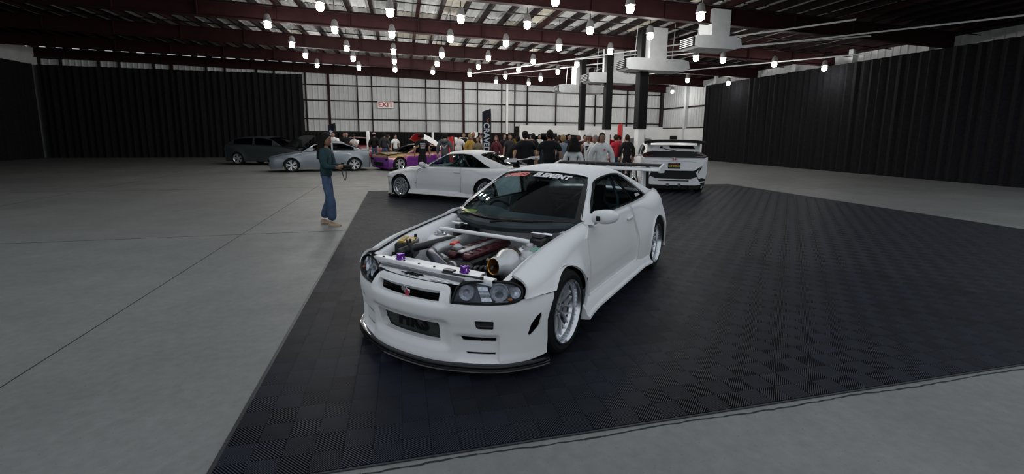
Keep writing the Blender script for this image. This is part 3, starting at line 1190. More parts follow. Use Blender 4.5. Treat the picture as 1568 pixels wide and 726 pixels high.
def gtr_meshes():
    D = {}
    G = {}
    wp = M_CARW
    # --- fender
    ar = arch(AX, .345, 44, 192, 18)
    fo = SP([(.815, .235), (.815, T(1.0)), (.70, T(1.4)), (.64, T(1.75)), (.63, T(2.0)), (1.0, T(2.0)), (1.4, T(2.0)), (1.785, T(2.0)), (1.80, T(1.9)), (1.803, T(1.64)), (1.812, T(1.25)), (1.832, T(1.0)), (1.842, .578), (1.842, .566), (1.72, .571), (1.60, .568)] + [(p[0], p[1]) for p in ar] + [(.985, .235)])
    G['fender'] = panel(fo, side, .035, .035, thick=.02)
    # --- door
    do = SP([(.805, .275), (.805, T(1.0)), (.69, T(1.42)), (.64, T(1.78)), (.60, T(2.0)), (-.52, T(2.0)), (-.535, T(1.0)), (-.60, .55), (-.58, .275)])
    do = roundpoly(do, [.05, 0, 0, 0, 0, 0, 0, .03, .06])
    G['door'] = panel(do, side, .05, .06, thick=.02)
    # --- quarter
    ra = arch(-AX, .348, 8, 172, 22, .335)
    qo = SP([(-.592, .235), (-.61, .55), (-.545, T(1.0)), (-.53, T(2.0)), (-1.0, T(2.0)), (-1.5, T(2.0)), (-2.12, T(2.0)), (-2.14, T(1.0)), (-2.14, .56), (-2.13, .30), (-1.95, .22), (-1.72, .22)] + [p for p in reversed(ra) if p[1] > .25] + [(-.97, .235)])
    G['quarter_panel'] = panel(qo, side, .045, .05, thick=.02)
    # --- pillars + roof
    ho = [(.50, .12), (.475, .60), (.36, .84), (.16, .93), (-.1, .945), (-.45, .945), (-.70, .925), (-.80, .86), (-1.08, .55), (-1.38, .10), (-1.36, .05), (-.9, .045), (0, .045), (.47, .05)]
    ho = roundpoly(ho, [.02, .02, .03, .03, .01, .01, .02, .02, .02, .03, .02, .01, .01, .02])
    uo = [(.62, .0), (-.5, .0), (-1.2, .0), (-1.82, .0), (-1.82, 1.02), (-1.62, 1.04), (-1.3, 1.05), (-1.06, 1.08), (-.985, 1.14), (-.955, 1.3), (-.955, 2.0), (.088, 2.0), (.070, 1.6), (.038, 1.28), (.02, 1.12), (.12, 1.06), (.35, 1.05), (.61, 1.06)]
    up = panel(uo, upper, .045, .06, holes=[(ho, .02, 0)], outer_flange=False)
    um = mir(up)
    mb = MB()
    mb.add(*up).add(*um)
    D['cabin_shell'] = [(mb.me('cabin_shell', wp, True, 40), 0)]
    # window frame, panes
    insh = lambda poly, k, kt: [(lerp(sum(p[0] for p in poly) / len(poly), p[0], k), lerp(.5, p[1], kt)) for p in poly]
    hi = insh(ho, .965, .90)
    sub = lambda off: (lambda x, t: Vector(upper(x, t)) + Vector((0, off, 0)))
    G['window_seal'] = panel(ho, sub(-.006), .05, .06, holes=[(hi, .012, 0)], outer_flange=False)
    bl = [(-.425, .925), (-.48, .925), (-.818, .055), (-.755, .055)]
    G['pillar_trim'] = panel(bl, sub(-.003), .05, .05, thick=.01)
    dg = [p for p in hi]
    def clip(poly, keep_front):
        out = []
        line = lambda t: lerp(-.80, -.42, t)
        sgn = 1 if keep_front else -1
        n = len(poly)
        for i in range(n):
            a, b_ = poly[i], poly[(i + 1) % n]
            da, db = sgn * (a[0] - line(a[1])), sgn * (b_[0] - line(b_[1]))
            if da >= 0:
                out.append(a)
            if da * db < 0:
                k = da / (da - db)
                out.append((lerp(a[0], b_[0], k), lerp(a[1], b_[1], k)))
        return out
    G['door_glass'] = panel(clip(hi, True), sub(-.014), .08, .1, outer_flange=False)
    G['quarter_glass'] = panel(clip(hi, False), sub(-.012), .08, .1, outer_flange=False)
    # --- windscreen
    def wsf(a, b):
        bot = Vector((.985 - .36 * a * a, .690 * a, .892 - .004 * a * a))
        top = Vector((.086 - .064 * a * a, .518 * a, 1.274 - .058 * a * a))
        p = bot.lerp(top, b)
        n = Vector((.39, 0, .92))
        return p + n * (.022 * 4 * b * (1 - b) * (1 - .3 * a * a))
    G['_ws'] = wsf
    o_ = roundpoly([(-1, 0), (1, 0), (1, 1), (-1, 1)], [.02, .02, .07, .07])
    i_ = roundpoly([(-.93, .05), (.93, .05), (.915, .955), (-.915, .955)], [.04, .04, .07, .07])
    D['windscreen_border'] = [(pmesh('windscreen_border', panel(o_, wsf, .06, .09, holes=[(i_, .004, 0)], thick=.01), M_GLOSSK), 0)]
    D['windscreen'] = [(pmesh('windscreen', panel(i_, lambda a, b: Vector(wsf(a, b)) - Vector((.0016, 0, .0037)), .12, .14, outer_flange=False), M_GLASS), 0)]
    # --- rear screen
    def rsf(a, b):
        bot = Vector((-1.64 - .03 * (1 - a * a), .575 * a, .972 - .012 * a * a))
        top = Vector((-.958, .515 * a, 1.278 - .062 * a * a))
        p = bot.lerp(top, b)
        return p + Vector((-.4, 0, .9)) * (.02 * 4 * b * (1 - b))
    D['rear_screen_border'] = [(pmesh('rear_screen_border', panel(o_, rsf, .06, .09, holes=[(i_, .004, 0)], thick=.01), M_GLOSSK), 0)]
    D['rear_screen'] = [(pmesh('rear_screen', panel(i_, lambda a, b: Vector(rsf(a, b)) - Vector((-.0016, 0, .0037)), .12, .14, outer_flange=False), M_GLASSD), 0)]
    # --- boot lid
    def deck(x, a):
        y0 = yin(x) - .004
        return (x, a * y0, zt(x) + .028 * (1 - a * a) - (.0 if x > -2.0 else 0))
    dk = [(-1.60, -1), (-1.60, 1), (-2.13, 1), (-2.16, 0), (-2.13, -1)]
    D['boot_lid'] = [(pmesh('boot_lid', panel(dk, deck, .09, .05, thick=.02), wp), 0)]
    # --- tail
    mb = MB()
    rows = []
    for t in [0, .15, .3, .45, .6, .75, .9, 1.0, 1.25, 1.5, 1.75, 2.0]:
        p = side(-2.14, max(t, .02))
        rows.append([Vector((-2.14 - .085 * (1 - (l * l) ** 2) * (1 if t < 1.2 else (2.2 - t)), p[1] * l, p[2])) for l in [-1 + .1 * i for i in range(21)]])
    mb.grid(rows)
    D['rear_bumper'] = [(mb.me('rear_bumper', wp, True, 50), 0)]
    tl = MB()
    for y, rd in ((.40, .072), (.58, .085)):
        for s in (-1, 1):
            tl.lathe([(0, .02), (rd * .8, .02), (rd, .0), (rd, -.05)], 20, axes_matrix((-2.205 + (.03 if y > .5 else 0), s * y, .72), (0, 1, 0), (-1, 0, 0)))
    D['tail_lamps'] = [(tl.me('tail_lamps', M_TAIL), 0)]
    # --- nose / front bumper
    topz = Sp((0, .640), (.30, .636), (.335, .627), (.36, .60), (.39, .520), (.40, .488))
    o = []
    sl = S1(.395)
    se = s_of_x(1.60)
    up_ = [(0.0, .640), (.20, .640), (.330, .636), (.362, .625), (.372, .60), (.376, .533), (.50, .531), (.65, .531), (.79, .533), (.845, .543), (.87, .556)]
    right = up_ + [(s_of_x(1.78), .5655), (s_of_x(1.66), .5655), (s_of_x(1.60), .562)] + [(s_of_x(max(1.60, AX + .345 * cos(radians(q)))), .325 + .345 * sin(radians(q))) for q in (37, 33, 28, 20, 10)] + [(s_of_x(1.66), .25), (s_of_x(1.665), .135), (s_of_x(1.80), .112), (S1(.70), .105), (S1(.4), .105)]
    outl = right + [(0, .105)] + [(-p[0], p[1]) for p in reversed(right[1:])]
    grille = roundpoly([(-.312, .527), (.298, .527), (.296, .597), (-.340, .594)], .012)
    ic = roundpoly([(-.315, .226), (.290, .228), (.288, .372), (-.345, .366)], [.03, .015, .02, .01])
    def both(poly):
        return [poly, [(-p[0], p[1]) for p in poly]]
    mk = roundpoly([(.560, .355), (.678, .355), (.680, .422), (.550, .424)], [.02, .01, .01, .01])
    uv = roundpoly([(.458, .256), (.700, .258), (.700, .284), (.445, .289)], .006)
    lv = [(.492, .163), (.694, .164), (.696, .179), (.476, .177)]
    fin = roundpoly([(.915, .290), (.900, .308), (.918, .380), (.955, .432), (.992, .455), (.994, .42), (.975, .35)][::-1], .008)
    holes = [(grille, .045, .03), (ic, .05, .04)] + [(h, .012, 0) for p in (mk, uv, fin, lv) for h in both(p)]
    D['front_bumper'] = [(pmesh('front_bumper', panel(outl, nose, .0155, .0185, holes=holes, thick=.02), wp, 30), 0)]
    # bits behind the openings
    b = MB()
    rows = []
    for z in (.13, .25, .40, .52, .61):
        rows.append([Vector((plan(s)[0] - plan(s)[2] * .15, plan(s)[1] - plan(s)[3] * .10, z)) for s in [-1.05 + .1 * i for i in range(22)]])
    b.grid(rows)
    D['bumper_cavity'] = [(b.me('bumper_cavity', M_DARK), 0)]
    b = MB()
    b.box((2.008, -.03, .29), (.03, .76, .20))
    for k in range(17):
        b.box((2.025, -.03, .20 + k * .0115), (.008, .76, .004))
    D['intercooler'] = [(b.me('intercooler', M_CORE, False), 0)]
    b = MB()
    for k in range(4):
        b.box((2.06, -.02, .530 + k * .019), (.02, .64, .003))
    D['grille_slats'] = [(b.me('grille_slats', M_TRIM, False), 0)]
    for s_, nm in ((1, 'L'), (-1, 'R')):
        pass
    b = MB()
    for s_ in (-1, 1):
        rows = []
        for z in (.355, .38, .405):
            rows.append([Vector(nose(s_ * S1(y), z)) - Vector((.028, 0, 0)) for y in (.49, .54, .59, .64)])
        b.grid(rows)
    D['side_marker'] = [(b.me('side_marker', mat('smoked_marker', (.03, .03, .032), .2, coat=.6)), 0)]
    # splitter
    b = MB()
    rows = []
    n = 44
    for i in range(n + 1):
        s = lerp(-s_of_x(1.665), s_of_x(1.665), i / n)
        x, y, nx, ny = plan(s)
        fl_ = flare(x, .12, True) * min(1, abs(y) / .8) * (1 if y > 0 else -1) if x < 2 else 0
        y += fl_
        prof = [(-.05, .108), (.012, .110), (.026, .106), (.028, .098), (.018, .092), (.034, .086), (.036, .076), (.024, .070), (.030, .062), (.022, .052), (-.05, .05)]
        rows.append([Vector((x + nx * d, y + ny * d, z)) for d, z in prof])
    b.grid(rows)
    D['front_splitter'] = [(b.me('front_splitter', M_SPLIT, True, 30), 0)]
    # --- sill skirt
    b = MB()
    rows = []
    for x in [1.03, 1.0, .9, .7, .4, .1, -.2, -.5, -.75, -.86, -.92, -.96]:
        k = .03 * max(0, (x - .8) / .2) + .03 * max(0, (-x - .75) / .2)
        rows.append([Vector((x, y, z)) for y, z in ((.80, .33), (.838, .318), (.842, .285), (.862 + k, .268), (.885 + k, .240), (.900 + k, .200), (.925 + k, .186), (.928 + k, .168), (.90, .155), (.70, .15))])
    b.grid(rows)
    n_ = len(rows[0])
    b.add(rows[0], [tuple(range(n_))]).add(rows[-1], [tuple(range(n_ - 1, -1, -1))])
    G['side_skirt'] = (b.v, b.f)
    # --- headlamps
    ol = roundpoly([(0.0, 0.0), (1.0, 0.02), (1.0, .98), (.60, 1.02), (.28, 1.0), (.02, .82)], [.03, .16, .25, .05, .06, .04])
    G['lamp_lens'] = panel(ol, lambda a, b_: lensf(a, b_), .09, .07, thick=.006)
    il = [(lerp(.5, p[0], .955), lerp(.5, p[1], .88)) for p in ol]
    G['lamp_border'] = panel(ol, lambda a, b_: lensf(a, b_, .0015), .09, .07, holes=[(il, .01, 0)], thick=.03)
    G['lamp_bowl'] = panel(ol, lambda a, b_: lensf(a, b_, -.075), .12, .1, outer_flange=False)
    return D, G, wsf, lensf

D_GTR, G_GTR, WSF, LENSF = gtr_meshes()
MG = {k: (pmesh(k, v, None), pmesh(k, mir(v), None)) for k, v in G_GTR.items() if not k.startswith('_')}
for k, mt in (('fender', M_CARW), ('door', M_CARW), ('quarter_panel', M_CARW), ('window_seal', M_TRIM), ('pillar_trim', M_TRIM), ('door_glass', M_GLASS), ('quarter_glass', M_GLASSD), ('side_skirt', M_CARW), ('lamp_lens', M_LENS), ('lamp_border', M_GLOSSK), ('lamp_bowl', mat('lamp_bowl_smoke', (.085, .09, .105), .35, .2, .6, 30))):
    for me in MG[k]:
        me.materials.clear()
        me.materials.append(mt)

def lamp_inner():
    out = {}
    b = MB()
    c = LENSF(.20, .50, -.045)
    M = axes_matrix(c, (-.35, .92, 0), (.90, .33, .22))
    b.lathe([(.0, -.022), (.018, -.02), (.030, -.012), (.046, .010), (.050, .014), (.052, .010), (.052, -.03)], 24, M)
    c2 = LENSF(.60, .52, -.05)
    M2 = axes_matrix(c2, (-.5, .86, 0), (.82, .5, .25))
    b.lathe([(0, -.03), (.012, -.03), (.034, -.022), (.054, .0), (.060, .014), (.062, .012), (.062, -.03)], 24, M2)
    c3 = LENSF(.88, .52, -.045)
    M3 = axes_matrix(c3, (-.8, .6, 0), (.6, .78, .2))
    b.lathe([(.0, -.02), (.012, -.02), (.025, -.01), (.038, .010), (.040, -.03)], 20, M3)
    # bright web between the bowls
    rows = []
    for a_ in (.34, .38, .42, .46):
        rows.append([LENSF(a_, b_, -.04 - .012 * (i % 2)) for i, b_ in enumerate((.15, .3, .45, .6, .75, .88))])
    b.grid(rows)
    rows = []
    for a_ in (.50, .58, .66, .74):
        rows.append([LENSF(a_, b_, -.025) for b_ in (.06, .14)])
    b.grid(rows)
    out['reflectors'] = (b.v, b.f)
    b = MB()
    b.ball(Vector(c) + Vector((.004, 0, .0)), .026, 14, 8)
    b.ball(Vector(c2) + Vector((-.006, 0, 0)), .018, 12, 8)
    out['bulbs'] = (b.v, b.f)
    b = MB()
    b.ball(LENSF(.78, .20, -.03), (.014, .018, .010), 10, 6)
    out['turn_bulb'] = (b.v, b.f)
    return out
LI = lamp_inner()
for k, mt in (('reflectors', mat('lamp_reflector', (.62, .62, .63), .30, .7, .35, 60)), ('bulbs', glass('bulb_glass', (.8, .8, .82))), ('turn_bulb', M_AMBER)):
    MG[k] = (pmesh(k, LI[k], mt), pmesh(k, mir(LI[k]), mt))

def mirror_meshes():
    b = MB()
    prof = []
    for i in range(9):
        q = pi * i / 8
        x = .62 + .085 * cos(q) * 1.0
    # shell: rounded teardrop swept along y
    rows = []
    for k in range(9):
        t = k / 8
        y = .80 + .215 * t
        sz = sqrt(max(0.0, 1 - (max(0, t - .55) / .47) ** 2)) * (0.78 + .22 * min(1, t * 2.5))
        c = Vector((.60 - .03 * t, y, .945 + .012 * t))
        ring = []
        for j in range(16):
            a = 2 * pi * j / 16
            ca, sa = cos(a), sin(a)
            ex, ez = (.085 if ca > 0 else .04), .064
            ring.append(c + Vector((ex * sz * (abs(ca) ** .8) * (1 if ca > 0 else -1), 0, ez * sz * (abs(sa) ** .8) * (1 if sa > 0 else -1))))
        rows.append(ring)
    b.grid(rows, True)
    b.add(rows[0], [tuple(range(16))]).add(rows[-1], [tuple(range(15, -1, -1))])
    sh = (b.v, b.f)
    b = MB()
    b.prism([(0, 0), (.115, 0), (.10, .03), (.02, .085), (0, .08)], .09, axes_matrix((.545, .82, .875), (1, 0, 0), (0, 0, 1)))
    st = (b.v, b.f)
    b = MB()
    b.box((.689, .868, .945), (.008, .038, .045), bev=.004)
    pad = (b.v, b.f)
    return sh, st, pad
MS = mirror_meshes()
MG['mirror_shell'] = (pmesh('mirror_shell', MS[0], M_CARW), pmesh('mirror_shell', mir(MS[0]), M_CARW))
MG['mirror_stalk'] = (pmesh('mirror_stalk', MS[1], M_CARW), pmesh('mirror_stalk', mir(MS[1]), M_CARW))
MG['mirror_pad'] = (pmesh('mirror_pad', MS[2], M_TRIM), pmesh('mirror_pad', mir(MS[2]), M_TRIM))
b = MB()
hy_ = half_y(-.43, .775)
b.box((-.43, hy_ + .012, .775), (.17, .022, .035), bev=.01)
b.box((-.50, hy_ + .006, .775), (.05, .02, .05), bev=.008)
MG['door_handle'] = ((lambda v: (pmesh('door_handle', v, M_CARW), pmesh('door_handle', mir(v), M_CARW)))((b.v, b.f)))
b = MB()
b.box((.86, half_y(.86, .44) + .004, .44), (.022, .012, .034), bev=.003)
MG['side_repeater'] = ((lambda v: (pmesh('side_repeater', v, M_TRIM), pmesh('side_repeater', mir(v), M_TRIM)))((b.v, b.f)))
# arch liner
for nm_, xc in (('front_arch_liner', AX), ('rear_arch_liner', -AX)):
    b = MB()
    rows = []
    for i in range(17):
        a = radians(lerp(-15, 195, i / 16))
        rows.append([Vector((xc + .352 * cos(a), y, .33 + .352 * sin(a))) for y in (.61, .86)])
    b.grid(rows)
    b.add([Vector((xc + .352 * cos(radians(q)), .61, .33 + .352 * sin(radians(q)))) for q in range(-20, 201, 20)], [tuple(range(12))])
    MG[nm_] = (pmesh(nm_, (b.v, b.f), M_DARK), pmesh(nm_, mir((b.v, b.f)), M_DARK))

b = MB()
b.box((-.35, 0, .27), (1.9, 1.45, .20))
b.box((-1.5, 0, .5), (1.1, 1.0, .55))
b.box((1.55, 0, .2), (.6, 1.0, .16))
b.box((1.33, 0, .25), (1.3, 1.1, .14))
ME_UNDER = b.me('underbody', M_DARK, False)

# hood (second coupe only)
def hoodf(x, a):
    y0 = yin(x) - .004
    return (x, a * y0, zt(x) + .055 * (1 - a * a) * (1 if x < 1.7 else 1) + .012 * max(0, 1 - abs(abs(a) - .6) / .12))
ME_HOOD = pmesh('bonnet', panel([(.66, -1), (.90, -.6), (.98, 0), (.90, .6), (.66, 1), (1.4, 1), (1.78, 1), (1.92, .62), (2.06, .5), (2.09, 0), (2.06, -.5), (1.92, -.62), (1.78, -1), (1.4, -1)], hoodf, .12, .08, thick=.02), M_CARW)

# wings
def foil_blade(half, xc, zc, ch, th, rise, n=16):
    """wing blade, leading edge towards +x, trailing edge lifted by rise"""
    b = MB()
    rows = []
    for i in range(n + 1):
        y = -half + 2 * half * i / n
        ring = []
        for k in range(14):
            a = 2 * pi * k / 14
            x = cos(a)
            z = sin(a) * (1.0 if sin(a) > 0 else .55) * sqrt(max(0, (1.12 + x) / 2.12))
            ring.append(Vector((xc + ch / 2 * x, y, zc + th * z - rise * x * .5)))
        rows.append(ring)
    b.grid(rows, True)
    b.add(rows[0], [tuple(range(14))]).add(rows[-1], [tuple(range(13, -1, -1))])
    return b
def gtr_interior(root, lhd=False):
    b = MB()
    rows = []
    for y in [-.66, -.55, -.42, -.3, -.15, 0, .15, .3, .42, .55, .66]:
        hump = .045 * max(0, 1 - ((y + .36) / .2) ** 2)
        rows.append([Vector((.93 - .28 * (y / .7) ** 2, y, .865)), Vector((.70, y, .89 + hump * .6)), Vector((.56, y, .895 + hump)), Vector((.46, y, .87 + hump)), Vector((.42, y, .78)), Vector((.46, y, .60)), Vector((.55, y, .42))])
    b.grid(rows)
    dash = b.build('dashboard', M_DASH, root)
    b = MB()
    b.tube([Vector((.32 + .06 * sin(a) * .9, -.36 + .175 * cos(a), .80 + .165 * sin(a))) for a in [2 * pi * i / 20 for i in range(20)]], .014, 8, closed=True)
    b.tube([(.34, -.52, .80), (.345, -.36, .79), (.34, -.20, .80)], .014, 6)
    b.tube([(.345, -.36, .79), (.50, -.36, .76)], .03, 8)
    b.build('steering_wheel', M_TRIM, root)
    for y in (-.36, .36):
        b = MB()
        b.box((-.15, y, .42), (.48, .50, .14), Matrix.Rotation(-.12, 3, 'Y'), bev=.05)
        rows = []
        for t, w, th, xo in ((0, .24, .08, -.36), (.2, .26, .085, -.40), (.45, .265, .08, -.455), (.62, .23, .07, -.495), (.72, .14, .06, -.515), (.86, .135, .06, -.545), (.95, .12, .05, -.565)):
            z = .45 + t * .68
            rows.append([Vector((xo + th * sx, y + w * sy, z)) for sx, sy in ((1.25, -1), (.8, -.72), (.7, 0), (.8, .72), (1.25, 1), (-.3, .95), (-.8, .5), (-.8, -.5), (-.3, -.95))])
        b.grid(rows, True)
        b.add(rows[-1], [tuple(range(9))])
        b.build('bucket_seat', M_SEAT, root, angle=60)
    b = MB()
    b.tube([(-.75, -.60, .40), (-.75, -.56, .95), (-.72, -.47, 1.19), (-.72, 0, 1.24), (-.72, .47, 1.19), (-.75, .56, .95), (-.75, .60, .40)], .02, 8)
    b.tube([(-.74, -.5, .5), (-.72, .42, 1.2)], .02, 8)
    b.tube([(-.74, -.55, .85), (-.74, .55, .85)], .018, 8)
    b.build('roll_cage', mat('cage_grey', (.10, .11, .13), .4, .3), root)
    b = MB()
    b.box((.06, 0, 1.215), (.03, .22, .055), bev=.015)
    b.tube([(.06, 0, 1.22), (.08, 0, 1.265)], .01, 6)
    b.build('rear_view_mirror', M_TRIM, root)
    b = MB()
    b.box((-1.0, 0, .55), (.35, 1.1, .5), bev=.05)
    b.box((-1.35, 0, .88), (.5, 1.15, .03), bev=.01)
    b.build('rear_bulkhead', M_SEAT, root)
    b = MB()
    b.box((.1, 0, .36), (1.6, 1.3, .02))
    b.box((.15, 0, .45), (.9, .2, .2), bev=.03)
    b.build('cabin_floor', M_SEAT, root)

def gtr(name, label, loc, rz, group, hood, grp_wing, scale=(1, 1, 1)):
    root = thing(name, label, 'car', loc, rz, group, scale)
    for k, L in D_GTR.items():
        for me, _ in L:
            link(k, me, root)
    lab = {}
    for side_ in (0, 1):
        for k in ('fender', 'quarter_panel', 'side_skirt', 'window_seal', 'pillar_trim', 'quarter_glass', 'front_arch_liner', 'rear_arch_liner'):
            link(k, MG[k][side_], root)
        d = link('door', MG['door'][side_], root)
        for k in ('door_handle', 'door_glass'):
            link(k, MG[k][side_], d)
        link('side_repeater', MG['side_repeater'][side_], root)
        if side_ == 1 and not hood:
            mr = None
        else:
            mr = link('wing_mirror', MG['mirror_shell'][side_], root)
        if mr:
            link('mirror_stalk', MG['mirror_stalk'][side_], mr)
            link('mirror_pad', MG['mirror_pad'][side_], mr)
        h = link('headlamp', MG['lamp_border'][side_], root)
        for k in ('lamp_lens', 'lamp_bowl', 'reflectors', 'bulbs', 'turn_bulb'):
            link(k, MG[k][side_], h)
    link('underbody', ME_UNDER, root)
    for x in (AX, -AX):
        for s in (1, -1):
            put_wheel(root, x, s * (.895 - .1375), .325, flip=(s < 0))
    gtr_interior(root)
    if hood:
        link('bonnet', ME_HOOD, root)
    return root

CAR1 = gtr('coupe', 'white coupe in front with open engine bay and no bonnet, parked on black tile mat', (1.521, 4.697, .014), radians(224.9), 'white coupes with rear wings', False, 1)

# ---- engine bay of the front coupe
M_BAYW = mat('engine_bay_white', (.80, .80, .81), .4, 0, .05, 6)
def part(b, name, mt, parent, smooth=True, angle=40):
    return b.build(name, mt, parent, smooth=smooth, angle=angle)
for s in (1, -1):
    b = MB()
    rows = []
    for x in (.74, .86, 1.0, 1.2, 1.4, 1.6, 1.74, 1.82):
        yo = yin(x) - .002
        rows.append([Vector((x, s * y, z)) for y, z in ((yo + .004, zt(x) - .012), (yo - .010, zt(x) - .018), (yo - .050, zt(x) - .020), (yo - .065, zt(x) - .035), (yo - .095, zt(x) - .10), (yo - .105, .42))])
    b.grid(rows)
    inner = part(b, 'inner_wing', M_BAYW, CAR1, angle=25)
    b = MB()
    b.tube([(.78, s * (yin(.78) - .006), zt(.78) - .006), (1.0, s * (yin(1.0) - .006), zt(1.0) - .006), (1.4, s * (yin(1.4) - .006), zt(1.4) - .006), (1.78, s * (yin(1.78) - .006), zt(1.78) - .008)], .004, 6)
    b.build('weather_strip', M_TRIM, inner)
    # strut tower
    b = MB()
    Mz = axes_matrix((1.20, s * .475, 0), (1, 0, 0), (0, 0, 1))
    b.lathe([(0, .735), (.075, .735), (.085, .728), (.11, .715), (.125, .69), (.15, .45)], 24, Mz)
    tw = part(b, 'strut_tower', M_BAYW, CAR1)
    b = MB()
    b.lathe([(0, .775), (.03, .775), (.034, .765), (.034, .752), (.062, .750), (.064, .736)], 20, Mz)
    for k in range(4):
        a = k * pi / 2 + .5
        b.lathe([(0, .758), (.010, .758), (.010, .735)], 6, axes_matrix((1.20 + .052 * cos(a), s * .475 + .052 * sin(a), 0), (1, 0, 0), (0, 0, 1)))
    b.build('strut_top', M_ALU, tw)
b = MB()
b.box((.70, 0, .62), (.03, 1.24, .44))
b.box((.745, 0, .80), (.09, 1.22, .03), bev=.01)
fw = part(b, 'firewall', M_BAYW, CAR1, False)
# cowl under the windscreen with the wiper arms
b = MB()
rows = []
for a in [-1 + .1 * i for i in range(21)]:
    x0 = .985 - .36 * a * a
    x1 = min(x0 + .0, .93) + .03 - .0
    rows.append([Vector((x0 - .03, a * .69, .89)), Vector((x0 + .02, a * .69, .882)), Vector((x0 + .07, a * .675, .868)), Vector((x0 + .085, a * .672, .845)), Vector((x0 + .06, a * .66, .80))])
b.grid(rows)
cw = part(b, 'cowl', M_DASH, CAR1)
for y0, y1 in ((-.52, .05), (-.02, .50)):
    b = MB()
    q = [(.985 - .36 * (y / .69) ** 2 + .02, y, .905) for y in [lerp(y0, y1, i / 6) for i in range(7)]]
    b.tube(q, .008, 6)
    b.tube([(q[0][0] + .04, y0, .88), q[2]], .010, 6)
    b.build('wiper', M_TRIM, cw)
b = MB()
b.box((1.35, 0, .34), (1.2, 1.16, .02))
part(b, 'bay_floor', M_DARK, CAR1)
# inline six
b = MB()
b.box((1.22, .0, .52), (.66, .24, .26), bev=.03)
b.box((1.57, .0, .50), (.10, .34, .30), bev=.03)
eng = part(b, 'engine_block', M_ENG, CAR1)
for y in (-.075, .075):
    b = MB()
    b.box((1.22, y, .672), (.66, .085, .055), bev=.018)
    for k in range(6):
        b.box((.96 + k * .105, y, .702), (.012, .075, .008))
    b.build('cam_cover', M_REDK, eng)
b = MB()
b.box((1.22, 0, .70), (.60, .055, .02), bev=.006)
b.build('coil_cover', M_ALU, eng)
b = MB()
for k, (y, z, rd) in enumerate(((.0, .60, .055), (-.12, .50, .06), (.12, .48, .05), (0, .44, .075))):
    b.lathe([(0, .02), (rd * .4, .022), (rd * .5, .006), (rd, .006), (rd, -.02), (0, -.02)], 20, axes_matrix((1.635, y, z), (0, 1, 0), (1, 0, 0)))
b.build('pulleys', M_ALU, eng)
b = MB()
b.lathe([(0, .03), (.02, .03), (.045, .01), (.045, -.03)], 16, axes_matrix((1.42, -.10, .71), (1, 0, 0), (0, 0, 1)))
b.build('oil_cap', M_ALU, eng)
b = MB()
b.box((1.395, -.15, .735), (.10, .055, .02), Matrix.Rotation(.3, 3, 'Z'), bev=.005)
b.build('red_connector', M_REDL, eng)
# intake plenum and runners (car's right)
b = MB()
b.tube([(.88, -.30, .66), (1.0, -.30, .67), (1.45, -.30, .66), (1.52, -.30, .65)], [.05, .065, .065, .05], 14)
for k in range(6):
    b.tube([(.96 + k * .1, -.27, .64), (.96 + k * .1, -.18, .60), (.96 + k * .1, -.12, .56)], .022, 8)
part(b, 'intake_plenum', M_ALU, CAR1)
b = MB()
b.tube(catmull([(1.80, -.40, .70), (1.70, -.385, .715), (1.52, -.36, .715), (1.36, -.335, .72), (1.22, -.32, .71), (1.15, -.30, .68)], 5), .034, 12)
part(b, 'intake_hose', M_ENG, CAR1)
b = MB()
b.tube(catmull([(1.50, -.30, .66), (1.62, -.22, .68), (1.70, -.08, .66), (1.74, .06, .60), (1.76, .12, .5)], 6), .040, 12)
part(b, 'charge_pipe', mat('dull_pipe', (.09, .09, .12), .35, .8, .2), CAR1)
# turbo
b = MB()
TC = Vector((1.52, .47, .675))
td = Vector((.93, -.20, .10)).normalized()
Mt = axes_matrix(TC, td.cross(Vector((0, 0, 1))), td)
b.lathe([(.058, .155), (.062, .16), (.066, .155), (.070, .10), (.10, .06), (.118, .03), (.122, 0), (.115, -.03), (.09, -.06), (.05, -.07), (.05, -.16), (.085, -.18), (.10, -.22), (.085, -.27), (0, -.28)], 28, Mt)
rows = []
turbo = part(b, 'turbo', M_ALU, CAR1)
b = MB()
b.lathe([(.062, .162), (.057, .158), (.050, .12), (.043, .06), (.040, .02)], 24, Mt)
b.build('bellmouth', M_GOLD, turbo)
b = MB()
b.lathe([(0, .09), (.010, .085), (.013, .06), (.04, .015), (0, .01)], 16, Mt)
for k in range(8):
    a = 2 * pi * k / 8
    q = [Vector((.010 * cos(a), .08, .010 * sin(a))), Vector((.041 * cos(a + .3), .05, .041 * sin(a + .3))), Vector((.041 * cos(a + .8), .02, .041 * sin(a + .8))), Vector((.012 * cos(a + .5), .02, .012 * sin(a + .5)))]
    b.add([Mt @ p for p in q], [(0, 1, 2, 3), (3, 2, 1, 0)])
b.build('compressor_wheel', M_ALU, turbo, fix=False)
b = MB()
b.tube(catmull([TC + Vector((-.02, .05, -.10)), TC + Vector((.12, .02, -.16)), TC + Vector((.2, -.12, -.2)), TC + Vector((.22, -.25, -.26))], 5), .045, 12)
b.tube(catmull([TC + Vector((-.18, -.0, .0)), TC + Vector((-.25, -.12, .02)), TC + Vector((-.35, -.28, -.04))], 5), .05, 12)
part(b, 'turbo_pipes', mat('heat_stained_pipe', (.10, .075, .06), .35, .9, .5, 14), CAR1)
b = MB()
for k in range(5):
    q = [(1.72 - .03 * k, .18 + .05 * k, .56), (1.66, .22 + .05 * k, .64 + .01 * k), (1.58 - .06 * k, .2 + .04 * k, .60), (1.4, .2, .56)]
    b.tube(catmull(q, 5), .012 + .004 * (k % 2), 8)
part(b, 'hoses', M_ENG, CAR1)
b = MB()
for k in range(4):
    q = [(1.05 + .1 * k, .16, .62), (1.05 + .1 * k, .26, .60), (1.08 + .09 * k, .36, .54)]
    b.tube(catmull(q, 4), .024, 10)
part(b, 'exhaust_manifold', M_GOLD if False else mat('manifold_steel', (.22, .18, .15), .35, .9, .4, 10), CAR1)
